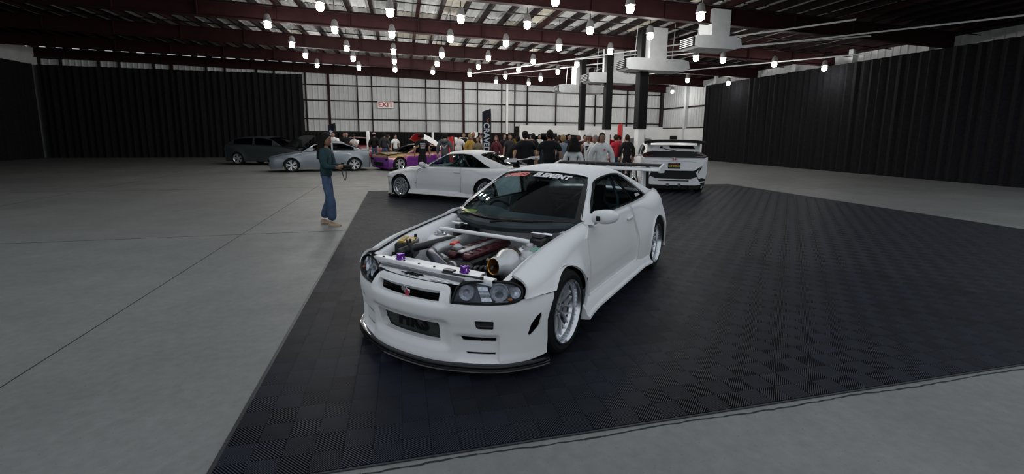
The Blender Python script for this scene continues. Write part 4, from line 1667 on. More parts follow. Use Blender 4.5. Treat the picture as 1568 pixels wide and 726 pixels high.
# strut brace
b = MB()
b.tube([(1.20, -.475, .79), (1.22, -.35, .80), (1.24, 0, .805), (1.22, .35, .80), (1.20, .475, .79)], .017, 10)
part(b, 'strut_brace', M_BAYW, CAR1)
# cross tubes near the firewall
b = MB()
b.tube([(.92, -.55, .80), (.96, 0, .815), (.92, .55, .80)], .013, 8)
b.tube([(.84, -.5, .815), (.84, .5, .815)], .010, 8)
part(b, 'brake_lines', M_CHROME, CAR1)
b = MB()
b.lathe([(0, .02), (.05, .02), (.11, .01), (.115, -.02), (.1, -.08), (0, -.08)], 20, axes_matrix((.86, -.42, .72), (0, 1, 0), (1, 0, 0)))
b.box((.98, -.42, .72), (.16, .05, .06), bev=.01)
b.box((.97, -.42, .78), (.11, .07, .06), bev=.015)
part(b, 'brake_servo', M_ENG, CAR1)
b = MB()
b.box((.95, .45, .73), (.20, .13, .10), bev=.015)
b.box((.95, .45, .79), (.17, .10, .02), bev=.008)
part(b, 'fuse_box', M_ENG, CAR1)
# battery
bt = MB()
Rb = Matrix.Rotation(.52, 3, 'Z')
bt.box((1.61, -.495, .685), (.24, .155, .15), Rb, bev=.01)
bat = part(bt, 'battery', M_ENG, CAR1)
b = MB()
b.box((1.61, -.495, .763), (.21, .125, .008), Rb, bev=.003)
for k in range(6):
    b.box(Vector((1.61, -.495, .769)) + Rb @ Vector((-.085 + .034 * k, -.03, 0)), (.018, .04, .010), Rb)
b.build('battery_lid', M_BATT, bat)
b = MB()
for x, y in ((.095, .05), (-.095, .05)):
    b.lathe([(0, .03), (.012, .03), (.014, 0)], 10, axes_matrix(Vector((1.61, -.495, .763)) + Rb @ Vector((x, y, 0)), (1, 0, 0), (0, 0, 1)))
b.build('battery_posts', M_TRIM, bat)
b = MB()
b.tube(catmull([Vector((1.70, -.41, .79)), Vector((1.74, -.36, .78)), Vector((1.74, -.30, .70))], 5), .011, 8)
b.build('battery_lead', M_TRIM, bat)
# overflow tank and washer bits by the right headlamp
b = MB()
b.box((1.74, -.50, .60), (.12, .12, .10), bev=.02)
b.lathe([(0, .02), (.02, .02), (.022, -.01)], 12, axes_matrix((1.74, -.52, .665), (1, 0, 0), (0, 0, 1)))
part(b, 'washer_tank', M_ENG, CAR1)
# radiator top bar, radiator, tow brackets, latch
b = MB()
pts = [(1.90, -.56, .672), (1.925, -.48, .690), (1.945, -.28, .694), (1.955, 0, .695), (1.95, .28, .694), (1.94, .46, .690), (1.905, .60, .675)]
rows = []
for p in catmull(pts, 5):
    rows.append([p + Vector(q) for q in ((-.03, 0, -.03), (-.03, 0, .006), (.022, 0, .006), (.026, 0, .0), (.026, 0, -.035))])
b.grid(rows)
bar = part(b, 'radiator_bar', M_BAYW, CAR1, angle=30)
b = MB()
for y in (-.42, -.2, -.05, .1, .24, .40):
    b.lathe([(0, .006), (.008, .006), (.009, 0)], 8, axes_matrix((1.945, y, .701), (1, 0, 0), (0, 0, 1)))
b.box((1.955, .25, .700), (.05, .09, .02), bev=.004)
b.tube([(1.975, .20, .688), (1.975, .33, .69), (1.955, .52, .692)], .008, 6)
b.lathe([(0, .012), (.014, .01), (.014, -.01)], 10, axes_matrix((1.955, .53, .695), (1, 0, 0), (0, 0, 1)))
b.build('bonnet_latch', M_ENG, bar)
b = MB()
rows = []
for y in [-.46 + .1 * i for i in range(10)]:
    rows.append([Vector((x, y, z)) for x, z in ((1.925, .668), (1.78, .672), (1.765, .665), (1.76, .45))])
b.grid(rows)
rad = part(b, 'radiator', M_BAYW, CAR1, angle=20)
b = MB()
rows = []
for y in [-.40 + .1 * i for i in range(9)]:
    rows.append([Vector((1.975, y, .672)), Vector((2.0, y, .668)), Vector((2.002, y, .655)), Vector((1.975, y, .65))])
b.grid(rows)
b.build('latch_channel', mat('channel_grey', (.16, .16, .17), .4, .3), bar)
for y in (-.255, .365):
    b = MB()
    for dx, dy in ((0, 0), (.022, .012), (-.018, .016), (.006, -.022)):
        b.box((1.93 + dx, y + dy, .722), (.016, .016, .05), Matrix.Rotation(dx * 40, 3, 'Z'), bev=.003)
    b.box((1.93, y, .708), (.06, .055, .012), bev=.004)
    b.box((1.93, y, .738), (.045, .03, .012), bev=.004)
    b.build('bonnet_pin', M_PURPLE, bar)
# aluminium cooling panel in front of the radiator with cut-outs
M_PANELG = mat('cooling_panel_alu', (.66, .67, .67), .45, .15, .08, 10)
b = MB()
rows = []
for i in range(21):
    y = -.44 + .04 * i + .02
    xf = plan(S1(y))[0] - .085
    rows.append([Vector((xf, y, .636)), Vector((lerp(xf, 1.975, .5), y, .645)), Vector((1.978, y, .652)), Vector((1.965, y, .66))])
b.grid(rows)
cp = part(b, 'cooling_panel', M_PANELG, CAR1)
b = MB()
rows = []
for i in range(19):
    y = -.40 + .04 * i + .02
    xf = plan(S1(y))[0] - .083
    rows.append([Vector((xf - .012, y, .639)), Vector((xf + .006, y, .643)), Vector((xf + .006, y, .63))])
b.grid(rows)
b.build('rubber_seal', M_TRIM, cp)
b = MB()
for k, (dx, dy, w, h) in enumerate(((0, -.09, .012, .07), (.014, -.06, .04, .016), (-.012, -.05, .03, .05), (.0, -.02, .045, .018), (.01, .01, .014, .06), (-.014, .03, .012, .06), (.012, .045, .03, .02), (-.005, .07, .012, .04), (-.02, -.01, .01, .16))):
    b.box((2.03 + dx, -.02 + dy, .6485), (w, h, .003))
b.build('panel_cutout', M_DARK, cp, smooth=False)
for r_ in range(2):
    for c_ in range(3):
        b = MB()
        b.box((2.045 - .035 * r_, .17 + .062 * c_ - .008 * r_, .6485 - .001 * c_), (.018, .045, .008), Matrix.Rotation(-.12, 3, 'Z'), bev=.004)
        b.build('panel_louvre', M_BAYW, cp)
# emerald sticker on the left inner wing
b = MB()
b.box((1.36, .622, zt(1.36) - .008), (.12, .045, .004), Matrix.Rotation(-.02, 3, 'Z'))
b.build('green_sticker', M_GREEN, CAR1)
# ---- badge in the grille, letters, banner
bd = MB()
bd.box((2.128, -.0, .555), (.012, .06, .03), bev=.006)
bdg = part(bd, 'grille_badge', M_CHROME, CAR1)
lt = text_mesh('badge_letters', 'GT', .045, M_CHROME, .004, bold=.002, shear=.15)
link('badge_letters', lt, bdg, (2.138, -.010, .576), (pi / 2, 0, pi / 2))
lt = text_mesh('badge_letter', 'R', .05, mat('badge_red', (.42, .03, .07), .3), .005, bold=.002, shear=.15)
link('badge_letter', lt, bdg, (2.14, .012, .546), (pi / 2, 0, pi / 2))
hk = text_mesh('core_lettering', 'HKS', .150, M_DARK, .003, bold=.006, shear=.0, space=1.12)
link('core_lettering', hk, CAR1, (2.036, -.035, .290), (pi / 2, 0, pi / 2))

def wrap_text(body, size, mt, fn, bold=.003, shear=.2, align='LEFT', space=1.0):
    me = text_mesh('banner_text', body, size, mt, 0.0, align=align, shear=shear, bold=bold, space=space)
    bm = bmesh.new()
    bm.from_mesh(me)
    bmesh.ops.subdivide_edges(bm, edges=[e for e in bm.edges if e.calc_length() > .05], cuts=2)
    for v in bm.verts:
        v.co = Vector(fn(v.co.x, v.co.y))
    bm.to_mesh(me)
    bm.free()
    return me
def wsn(px, py, a0):
    # px metres along the top edge from a0, py metres up from the banner's mid line
    aa = a0 + px / .56
    bb = .905 + py / .46
    e = 1e-3
    p = Vector(WSF(aa, bb))
    n = (Vector(WSF(aa + e, bb)) - p).cross(Vector(WSF(aa, bb + e)) - p).normalized()
    if n.z < 0:
        n = -n
    return p + n * .003
t1 = wrap_text('SPEED', .060, M_REDL, lambda px, py: wsn(px * 1.74, py, -.805), .004, .25, 'LEFT', 1.15)
link('banner_text', t1, CAR1)
t2 = wrap_text('ELEMENT', .060, M_WHL, lambda px, py: wsn(px * 1.50, py, -.085), .004, .25, 'LEFT', 1.12)
link('banner_text', t2, CAR1)
# sticker on the rear side glass, lime card on the dash
b = MB()
for k in range(7):
    x = -1.16 + .028 * k
    q = [upper(x + dx, .16 + dt) for dx, dt in ((0, 0), (.020, 0), (.020, .10), (0, .10))]
    b.add([Vector(p) + Vector((0, -.006, .002)) for p in q], [(0, 1, 2, 3), (3, 2, 1, 0)])
b.build('window_sticker', M_WHL, CAR1, fix=False)
b = MB()
b.box((.77, -.44, .905), (.17, .13, .003), Matrix.Rotation(.35, 3, 'Z'))
b.build('paper_card', M_YELLOW, CAR1)
# rear wing of the front coupe: white lower blade with a black upper blade, white end caps
def big_wing(root, lower, upper_, standm, half=.775):
    w = part(foil_blade(half, -1.90, 1.205, .22, .036, .02), 'rear_wing', lower, root)
    b = foil_blade(half - .03, -1.955, 1.262, .17, .018, .03)
    b.build('upper_blade', upper_, w)
    for s in (1, -1):
        b = MB()
        b.prism(roundpoly([(-.13, -.045), (.12, -.035), (.125, .03), (.02, .055), (-.14, .085)], .03), .022, axes_matrix((-1.90, s * half + .011, 1.205), (1, 0, 0), (0, 0, 1)))
        b.build('end_plate', lower, w)
        b = MB()
        b.prism([(-.12, 0), (.09, 0), (.05, .17), (.045, .26), (-.05, .26), (-.09, .17)], .026, axes_matrix((-1.91, s * .535 + .013, .925), (1, 0, 0), (0, 0, 1)))
        b.build('wing_stand', standm, w)
        b = MB()
        b.prism([(-.13, 0), (-.085, 0), (-.06, .25), (-.10, .25)], .05, axes_matrix((-1.91, s * .555 + .025, .925), (1, 0, 0), (0, 0, 1)))
        b.build('stand_edge', M_TRIM, w)
big_wing(CAR1, M_CARW, mat('matt_black', (.010, .010, .011), .8), M_CARW)
# ---- the second coupe, bonnet on
CAR2 = gtr('coupe', 'white coupe side-on behind the front one, bonnet closed, bright mesh wheels', (1.48, 11.9, .014), radians(140), 'white coupes with rear wings', True, 2, (.95, .95, .95))
w2 = part(foil_blade(.70, -1.93, 1.115, .22, .020, .035), 'rear_wing', M_CARBON, CAR2)
for s in (1, -1):
    b = MB()
    b.prism(roundpoly([(-.16, -.02), (.17, -.035), (.20, .0), (.12, .045), (-.16, .075)], .03), .018, axes_matrix((-1.93, s * .70 + .009, 1.115), (1, 0, 0), (0, 0, 1)))
    b.build('end_plate', M_CARW, w2)
    b = MB()
    b.prism([(-.12, 0), (.08, 0), (.05, .19), (-.06, .19)], .02, axes_matrix((-1.93, s * .42 + .01, .935), (1, 0, 0), (0, 0, 1)))
    b.build('wing_stand', M_GLOSSK, w2)
b = foil_blade(.69, -1.83, 1.11, .06, .018, .0)
b.build('wing_lip', M_CARW, w2)
# ================================================================== other cars in the hall
def paint(name, c, rough=.3, metal=0.0, coat=.5):
    return mat(name, c, rough, metal, .03, 2, coat=coat)
W5 = {}
def star_wheel(R=.33, W=.24, rr=.25, n=5, key='star'):
    """five double-spoke wheel with a polished lip"""
    d = {}
    h = W / 2
    b = MB()
    b.lathe([(rr - .012, h - .012), (rr + .012, h), (R - .03, h), (R, h - .03), (R, -h + .03), (R - .03, -h), (rr, -h)], 32)
    d['tyre'] = b.me('tyre', M_TYRE, True, 30)
    b = MB()
    b.lathe([(rr, h - .01), (rr - .008, h + .006), (rr - .02, h - .03), (rr - .045, h - .05), (rr - .05, -h * .6), (rr, -h)], 32)
    d['rim_barrel'] = b.me('rim_barrel', M_RIM, True, 35)
    b = MB()
    ro = rr - .03
    yf = h - .03
    for k in range(n):
        for off in (-.16, .16):
            a0, a1 = 2 * pi * k / n + off * .8, 2 * pi * k / n + off * 1.25
            p0, p1 = Vector((.05 * cos(a0), yf - .02, .05 * sin(a0))), Vector((ro * cos(a1), yf - .01, ro * sin(a1)))
            t = (p1 - p0).normalized()
            s_ = t.cross(Vector((0, 1, 0))).normalized()
            q = []
            for p, w in ((p0, .018), (p1, .024)):
                q += [p - s_ * w - Vector((0, .03, 0)), p + s_ * w - Vector((0, .03, 0)), p + s_ * w, p - s_ * w]
            b.add(q, [(0, 1, 5, 4), (1, 2, 6, 5), (2, 3, 7, 6), (3, 0, 4, 7), (0, 3, 2, 1), (4, 5, 6, 7)])
    b.lathe([(0, yf), (.05, yf - .004), (.065, yf - .03)], 16)
    d['spokes'] = b.me('spokes', M_RIMF, True, 30)
    b = MB()
    b.lathe([(0, -.0), (rr - .05, 0), (rr - .05, -.02)], 24)
    d['brake_disc'] = b.me('brake_disc', M_TRIM, True, 30)
    return d
STAR = star_wheel()

def simple_car(name, label, loc, rz, pm, P, group=None, scale=1.0, bonnet=None, wheels=None, lamps=True, cat='car', hood_mat=None, glass_m=None):
    """Generic production car body from its side curves.  bonnet: opening angle in degrees or None"""
    glass_m = glass_m or M_GLASSD
    root = thing(name, label, cat, loc, rz, group, (scale,) * 3)
    zt_, hw, rz_, xf, xr = P['zt'], P['hw'], P['roof'], P['xf'], P['xr']
    ax = P['ax']
    R = P.get('ra', .36)
    zb = P.get('zb', .17)
    ws, rt0, rt1, rs = P['glass']        # windscreen foot, roof front, roof rear, rear screen foot (x)
    inset = P.get('inset', .10)
    prof = Sp((0, .94), (.2, .975), (.45, 1.0), (.7, .99), (.9, .955), (1, .90))
    def sd(x, t):
        z = zb + (zt_(x) - zb) * t
        y = hw(x) * prof(t)
        for a in ax:
            d = hypot(x - a, z - .32)
            e = max(0, 1 - max(0, d - R) / .22)
            y += .035 * e * e
        return (x, y, z)
    tz_ = lambda x, z: (z - zb) / (zt_(x) - zb)
    nx = 16
    out = [(xr + (xf - xr) * i / 24, 1.0) for i in range(25)]
    low = []
    for a in ax[:1] + ax[1:]:
        low += [(a + R * cos(radians(q)), .32 + R * sin(radians(q))) for q in range(-20, 201, 10) if .32 + R * sin(radians(q)) > zb]
    low = [(xf, zb)] + low + [(xr, zb)]
    out += [(p[0], max(0, tz_(*p))) for p in low]
    vf = panel(out, sd, .09, .09, thick=.03)
    for v in (vf, mir(vf)):
        link('body_side', pmesh('body_side', v, pm), root)
    top = lambda x, a, cr=.05: Vector((x, a * hw(x) * prof(1) * 1.0, zt_(x) + cr * (1 - a * a)))
    A = [-1 + .2 * i for i in range(11)]
    def strip(x0, x1, n=10):
        b = MB()
        b.grid([[top(lerp(x0, x1, i / n), a) for a in A] for i in range(n + 1)])
        return b
    if bonnet is None:
        strip(ws, xf).build('bonnet', pm, root)
    else:
        b = MB()
        b.box(((ws + xf) / 2, 0, .55), (xf - ws - .25, hw(1.2) * 1.5, .3), bev=.04)
        for k in range(6):
            b.box((lerp(ws, xf, .25 + .1 * k), random.uniform(-.4, .4), zt_(1.2) - .12 + random.uniform(-.04, .06)), (.2, .25, .12), bev=.03)
        b.build('engine_bay', M_ENG, root)
        b = MB()
        pts = []
        n = 10
        hinge = Vector((ws + .12, 0, zt_(ws + .12)))
        for lay in (0, -.03):
            b.grid([[top(lerp(ws + .12, xf - .03, i / n), a) - hinge + Vector((0, 0, lay)) for a in A] for i in range(n + 1)])
        b.v = [v for v in b.v]
        hm = hood_mat or pm
        o = b.build('bonnet', hm, root, tuple(hinge), (0, -radians(bonnet), 0))
        b = MB()
        b.tube([(xf - .25, .5, zt_(xf - .25)), Vector(hinge) + Matrix.Rotation(-radians(bonnet), 3, 'Y') @ Vector(((xf - ws) * .6, .45, 0))], .012, 6)
        b.build('bonnet_stay', M_TRIM, root)
        strip(xf - .12, xf, 2).build('front_panel', pm, root)
    strip(xr, rs, 6).build('boot_lid', pm, root)
    for x_, nm, sg in ((xf, 'front_bumper', 1), (xr, 'rear_bumper', -1)):
        b = MB()
        rows = []
        for t in (0, .2, .4, .6, .8, 1.0):
            p = sd(x_, t)
            rows.append([Vector((x_ + sg * P.get('bulge', .10) * (1 - (abs(a) ** 3)) * (.6 + .8 * t * (1 - t) * 2), a * p[1], p[2])) for a in A])
        rows.append([top(x_, a) for a in A])
        b.grid(rows)
        b.build(nm, pm, root)
    # cabin
    zr = rz_
    def cab(x, t):
        bz_, rzz = zt_(x), max(zr(x), zt_(x) + .01)
        yb, yr = hw(x) * prof(1) - .01, hw(x) * .90 - inset * min(1, (rzz - bz_) / .4) - .02
        return (x, lerp(yb, yr, t) + .02 * 4 * t * (1 - t), lerp(bz_, rzz, t))
    n = 24
    xs = [lerp(rs, ws, i / n) for i in range(n + 1)]
    co = [(x, 0) for x in xs] + [(x, 1) for x in reversed(xs)]
    holes = []
    inner = []
    for (u0, u1) in P.get('win', ((.08, .52), (.56, .88))):
        w = [(lerp(rs, ws, u0), .10), (lerp(rs, ws, u1), .10)]
        ks = [(lerp(rs, ws, lerp(u0, u1, i / 6)), .90) for i in range(6, -1, -1)]
        ks = [(k[0], .88 if zr(k[0]) - zt_(k[0]) > .2 else .78) for k in ks]
        h = roundpoly(w + ks, .03, 2)
        holes.append((h, .02, 0))
        inner.append(h)
    vf = panel(co, cab, .07, .07, holes=holes, outer_flange=False)
    for v in (vf, mir(vf)):
        link('cabin_side', pmesh('cabin_side', v, pm), root)
    for h in inner:
        g = panel(h, lambda x, t: Vector(cab(x, t)) - Vector((0, .012, 0)), .15, .15, outer_flange=False)
        for v in (g, mir(g)):
            link('side_window', pmesh('side_window', v, glass_m), root)
    def roofrow(x):
        c = cab(x, 1)
        return [Vector((x, a * c[1], c[2] + .06 * (1 - a * a))) for a in A]
    b = MB()
    b.grid([roofrow(lerp(rt1, rt0, i / 8)) for i in range(9)])
    b.build('roof', pm, root)
    for nm, x0, x1 in (('windscreen', rt0, ws), ('rear_screen', rt1, rs)):
        b = MB()
        b.grid([roofrow(lerp(x0, x1, i / 6)) for i in range(7)])
        b.build(nm, glass_m, root)
    b = MB()
    b.box(((ws + rs) / 2, 0, zt_(0) - .25), (ws - rs - .1, hw(0) * 1.6, .5), bev=.05)
    for s in (-1, 1):
        b.box((.0, s * .35, zt_(0) + .1), (.14, .4, .45), bev=.05)
    b.build('cabin', M_SEAT, root)
    b = MB()
    b.box(((ax[0] + ax[1]) / 2, 0, .30), (ax[0] - ax[1] + .3, hw(0) * 1.5, .2))
    b.build('underbody', M_DARK, root, smooth=False)
    wm = wheels or STAR
    for a in ax:
        for s in (1, -1):
            put_wheel(root, a, s * (hw(a) * 1.0 - .09), .33, wm, s < 0)
    if lamps:
        for s in (1, -1):
            b = MB()
            zz = lerp(zb, zt_(xf), .74)
            b.box((xf - .03, s * hw(xf) * .70, zz), (.14, hw(xf) * .45, .11), Matrix.Rotation(-s * .35, 3, 'Z'), bev=.03)
            b.build('headlamp', M_GLOSSK, root)
            b = MB()
            zz = lerp(zb, zt_(xr), .72)
            b.box((xr + .01, s * hw(xr) * .72, zz), (.14, hw(xr) * .5, .13), Matrix.Rotation(s * .3, 3, 'Z'), bev=.03)
            b.build('tail_lamp', M_TAIL, root)
        b = MB()
        b.box((xf + .06, 0, lerp(zb, zt_(xf), .35)), (.06, hw(xf) * 1.0, .2), bev=.02)
        b.build('grille', M_TRIM, root)
    return root

SEDAN = dict(zt=Sp((2.3, .66), (1.8, .78), (1.2, .88), (.7, .95), (0, .97), (-1.2, 1.0), (-1.9, 1.02), (-2.25, .98)),
             hw=Sp((2.3, .66), (2.1, .78), (1.6, .87), (.8, .90), (-1.2, .90), (-1.9, .84), (-2.25, .74)),
             roof=Sp((.98, .93), (.25, 1.32), (-.2, 1.40), (-.7, 1.38), (-1.15, 1.24), (-1.75, 1.03)),
             xf=2.3, xr=-2.05, ax=[1.4, -1.36], glass=(.95, .15, -.95, -1.72), win=((.14, .49), (.52, .82)))
SPORT = dict(zt=Sp((2.3, .52), (1.9, .70), (1.35, .80), (.8, .82), (0, .84), (-1.0, .90), (-1.5, .96), (-2.1, .92)),
             hw=Sp((2.3, .62), (2.0, .84), (1.5, .95), (.8, .90), (-.6, .90), (-1.4, .99), (-1.9, .93), (-2.1, .80)),
             roof=Sp((.9, .82), (.25, 1.13), (-.2, 1.22), (-.7, 1.18), (-1.5, .98)),
             xf=1.9, xr=-2.1, ax=[1.35, -1.3], glass=(.85, .15, -.75, -1.45), win=((.2, .85),), zb=.12, bulge=.06)
HATCH = dict(zt=Sp((2.2, .66), (1.7, .82), (1.2, .92), (.7, .98), (0, 1.0), (-1.2, 1.04), (-1.9, 1.06), (-2.1, 1.05)),
             hw=Sp((2.2, .70), (2.0, .80), (1.6, .88), (.8, .92), (-1.2, .935), (-1.8, .90), (-2.1, .84)),
             roof=Sp((1.05, .96), (.3, 1.36), (-.2, 1.43), (-1.0, 1.41), (-1.6, 1.33), (-1.98, 1.10)),
             xf=2.2, xr=-2.1, ax=[1.35, -1.35], glass=(1.0, .25, -1.55, -1.98), win=((.12, .48), (.51, .84)))

P_GREY = paint('grey_blue_paint', (.20, .235, .27), .3, .2)
P_DGREY = paint('slate_paint', (.05, .06, .065), .3, .3)
P_RED = paint('deep_red_paint', (.20, .012, .02), .25)
P_BRED = paint('bright_red_paint', (.62, .03, .025), .3)
P_BLACK = paint('black_car_paint', (.010, .010, .012), .2)
P_WHITE = paint('plain_white_paint', (.74, .74, .75), .45, coat=.1)
P_YEL = paint('yellow_paint', (.55, .36, .02), .3)

def flip_paint():
    """purple to gold colour shifting paint, by the angle of the surface"""
    m = mat('purple_gold_flip', (.2, .03, .3), .25, .3, coat=.8)
    nt = m.node_tree
    b = nt.nodes['Principled BSDF']
    lw = nt.nodes.new('ShaderNodeNewGeometry')
    sx = nt.nodes.new('ShaderNodeSeparateXYZ')
    rp = nt.nodes.new('ShaderNodeValToRGB')
    rp.color_ramp.elements[0].position = .12
    rp.color_ramp.elements[0].color = (.17, .025, .27, 1)
    rp.color_ramp.elements[1].position = .62
    rp.color_ramp.elements[1].color = (.36, .27, .09, 1)
    e = rp.color_ramp.elements.new(.34)
    e.color = (.36, .13, .12, 1)
    nt.links.new(lw.outputs['Normal'], sx.inputs[0])
    nt.links.new(sx.outputs['Z'], rp.inputs['Fac'])
    nt.links.new(rp.outputs['Color'], b.inputs['Base Color'])
    return m
P_FLIP = flip_paint()

simple_car('sedan', 'grey blue sedan at the far left, tail towards the aisle', (-3.40, 22.0, 0), radians(190), P_GREY, SEDAN, scale=.92)
simple_car('hatchback', 'slate grey car with raised bonnet behind the grey blue sedan', (-6.6, 26.6, 0), radians(-20), P_DGREY, HATCH, 'show cars in the back rows', 1.0, 48)
simple_car('sports_car', 'wide purple and gold sports car with large silver wheels, left of middle', (.62, 22.62, 0), radians(209), P_FLIP, SPORT, None, .95, 4, STAR)
simple_car('sedan', 'dark red sedan between the grey blue sedan and the men in jeans', (-2.6, 30.0, 0), radians(-62), P_RED, SEDAN, 'show cars in the back rows', 1.0)
WR = simple_car('hatchback', 'white car with raised bonnet painted red inside, behind the purple car', (2.95, 27.1, 0), radians(208), P_WHITE, HATCH, 'show cars in the back rows', 1.0, None)
simple_car('sedan', 'black sedan with raised bonnet right of the red lined bonnet', (4.7, 31.3, 0), radians(215), P_BLACK, SEDAN, 'show cars in the back rows', 1.0, 42)
simple_car('sedan', 'yellow car with raised bonnet behind the black banner', (8.1, 32.2, 0), radians(255), P_YEL, SEDAN, 'show cars in the back rows', .8, 52)
simple_car('sedan', 'black car with raised bonnet behind the two large men in black', (8.15, 26.4, 0), radians(262), P_BLACK, SEDAN, 'show cars in the back rows', 1.0, 46)
simple_car('hatchback', 'black hatchback with raised bonnet left of the middle column', (12.3, 31.2, 0), radians(240), P_BLACK, HATCH, 'show cars in the back rows', 1.1, 46)
simple_car('sedan', 'red car with raised bonnet between the black columns', (12.6, 27.0, 0), radians(235), P_BRED, SEDAN, 'show cars in the back rows', 1.0, 44)
simple_car('sedan', 'white car with raised bonnet lined in black, behind the man in red', (12.6, 22.6, 0), radians(240), P_WHITE, SEDAN, 'show cars in the back rows', 1.0, 42)
simple_car('sedan', 'black sedan parked left of the white hatchback', (10.9, 18.2, 0), radians(250), P_BLACK, SEDAN, 'show cars in the back rows', .9)

# ---- raised bonnet with red underside on the white car
def red_bonnet():
    b = MB()
    return b
hd = WR
b = MB()
Mh = axes_matrix((1.05, 0, .98), (cos(radians(30)), 0, sin(radians(30))), (0, 1, 0))
A9 = [-1, -.97, -.92, -.84, -.72, -.5, -.25, 0, .25, .5, .72, .84, .92, .97, 1]
def bon(x, a, dz=0.0, k=1.0):
    drop = .34 * max(0, (abs(a) - .62) / .38) ** 1.6
    return Mh @ Vector((x, a * (.84 - .08 * (x / 1.35) ** 2) * k, .05 * (1 - a * a) + .07 * sin(pi * x / 1.35) - drop + dz))
b.grid([[bon(1.35 * i / 8, a) for a in A9] for i in range(9)])
bo = b.build('raised_bonnet', P_WHITE, WR)
b = MB()
n_ = len(A9)
def strip_(x0, x1, a0, a1):
    xs = [lerp(x0, x1, i / 6) for i in range(7)]
    as_ = [lerp(a0, a1, i / 6) for i in range(7)]
    b.grid([[bon(x, a, -.03, .97) for a in as_] for x in xs])
strip_(1.12, 1.345, -.98, .98)
strip_(0, .2, -.98, .98)
strip_(.0, 1.345, -.98, -.72)
strip_(.0, 1.345, .72, .98)
b.build('bonnet_lining', P_BRED, bo, fix=False)
b = MB()
b.grid([[bon(lerp(.2, 1.12, i / 5), lerp(-.72, .72, j / 6), -.025, .97) for j in range(7)] for i in range(6)])
b.build('lining_panel', M_TRIM, bo, fix=False)
for o in list(WR.children):
    if o.name.startswith('bonnet'):
        bpy.data.objects.remove(o)
b = MB()
b.box((1.55, 0, .62), (1.0, 1.4, .4), bev=.05)
b.build('engine_bay', M_ENG, WR)

# ---- white hot hatch seen from behind on the right
CV = simple_car('hatchback', 'white hatchback on the right seen from behind with a big black rear spoiler', (8.6, 13.7, .013), radians(65), P_WHITE, HATCH, None, 1.0, None, None, False)
for o in list(CV.children):
    if o.name.split('.')[0] in ('rear_bumper', 'rear_screen', 'boot_lid'):
        bpy.data.objects.remove(o)
def plate_yz(poly, x0, dx, slope=0.0, zref=0.0, cur=.10, rad=.0):
    """solid cut to a rear-view outline (y, z), leaning by slope and bowed across the car"""
    poly = roundpoly(poly, rad, 3) if rad else poly
    poly = densify(poly, .12)
    n = len(poly)
    f_ = lambda y, z, off: Vector((x0 + off + slope * (z - zref) + cur * (y / .9) ** 2, y, z))
    b = MB()
    vs_ = [f_(y, z, 0) for y, z in poly] + [f_(y, z, dx) for y, z in poly]
    fs = [tuple(range(n)), tuple(range(2 * n - 1, n - 1, -1))] + [(i, (i + 1) % n, n + (i + 1) % n, n + i) for i in range(n)]
    b.add(vs_, fs)
    bm = bmesh.new()
    me = b.me('tmp', None, False)
    bm.from_mesh(me)
    bmesh.ops.triangulate(bm, faces=bm.faces[:])
    r_ = MB()
    r_.add([v.co.copy() for v in bm.verts], [tuple(v.index for v in f.verts) for f in bm.faces])
    bm.free()
    bpy.data.meshes.remove(me)
    return r_
XR = -2.26
hatch = plate_yz([(-.80, 1.06), (.80, 1.06), (.88, .98), (.80, .84), (.56, .68), (-.56, .68), (-.80, .84), (-.88, .98)], XR, .10, .12, .8, rad=.04).build('hatch_door', P_WHITE, CV, angle=25)
plate_yz([(-.62, .93), (-.45, .955), (.45, .955), (.62, .93), (.60, .92), (.45, .942), (-.45, .942), (-.60, .92)], XR - .012, .03, .12, .8).build('hatch_crease', M_DUCT, hatch, smooth=False)
plate_yz([(-.86, 1.05), (.86, 1.05), (.90, 1.12), (.74, 1.20), (.3, 1.235), (-.3, 1.235), (-.74, 1.20), (-.90, 1.12)], XR + .0, .12, .5, 1.05).build('lamp_bar', M_GLOSSK, CV, smooth=False)
for s in (1, -1):
    plate_yz([(s * .60, 1.07), (s * .84, 1.06), (s * .88, 1.12), (s * .76, 1.17), (s * .62, 1.18), (s * .62, 1.155), (s * .74, 1.145), (s * .80, 1.10), (s * .60, 1.095)], XR - .015, .05, .5, 1.05).build('tail_lamp', mat('smoked_red', (.05, .006, .008), .2, coat=.8), CV, smooth=False)
    plate_yz([(s * .74, .98), (s * .93, 1.06), (s * .92, .60), (s * .88, .44), (s * .72, .42), (s * .62, .62), (s * .80, .84), (s * .88, .96)], XR + .03, .12, 0, .8).build('rear_corner', P_WHITE, CV, smooth=False)
    plate_yz([(s * .62, .42), (s * .80, .47), (s * .90, .44), (s * .86, .25), (s * .76, .24)], XR + .005, .10).build('fog_housing', M_TRIM, CV, smooth=False)
    plate_yz([(s * .66, .35), (s * .86, .385), (s * .88, .36), (s * .68, .325)], XR - .02, .04).build('fog_trim', P_WHITE, CV, smooth=False)
    b = MB()
    b.tube([(XR + .1, s * .16, .27), (XR - .03, s * .16, .27)], .05, 14, cap=False)
    b.tube([(XR - .03, s * .16, .27), (XR + .1, s * .16, .27)], .044, 14)
    b.build('exhaust_pipe', M_CHROME, CV)
    plate_yz([(s * .66, 1.50), (s * .74, 1.50), (s * .72, 1.16), (s * .60, 1.16)], -2.05, .22, .3, 1.2).build('spoiler_stand', P_WHITE, CV, smooth=False)
plate_yz([(-.80, .80), (-.56, .69), (.56, .69), (.80, .80), (.64, .52), (.48, .44), (-.48, .44), (-.64, .52)], XR + .03, .10).build('bumper_recess', M_TRIM, CV, smooth=False)
plate_yz([(-.64, .50), (-.48, .43), (.48, .43), (.64, .50), (.76, .28), (.62, .26), (-.62, .26), (-.76, .28)], XR - .02, .12).build('rear_bumper', P_WHITE, CV, smooth=False)
plate_yz([(-.42, .405), (.42, .405), (.42, .375), (-.42, .375)], XR - .035, .04).build('bumper_slot', M_TRIM, CV, smooth=False)
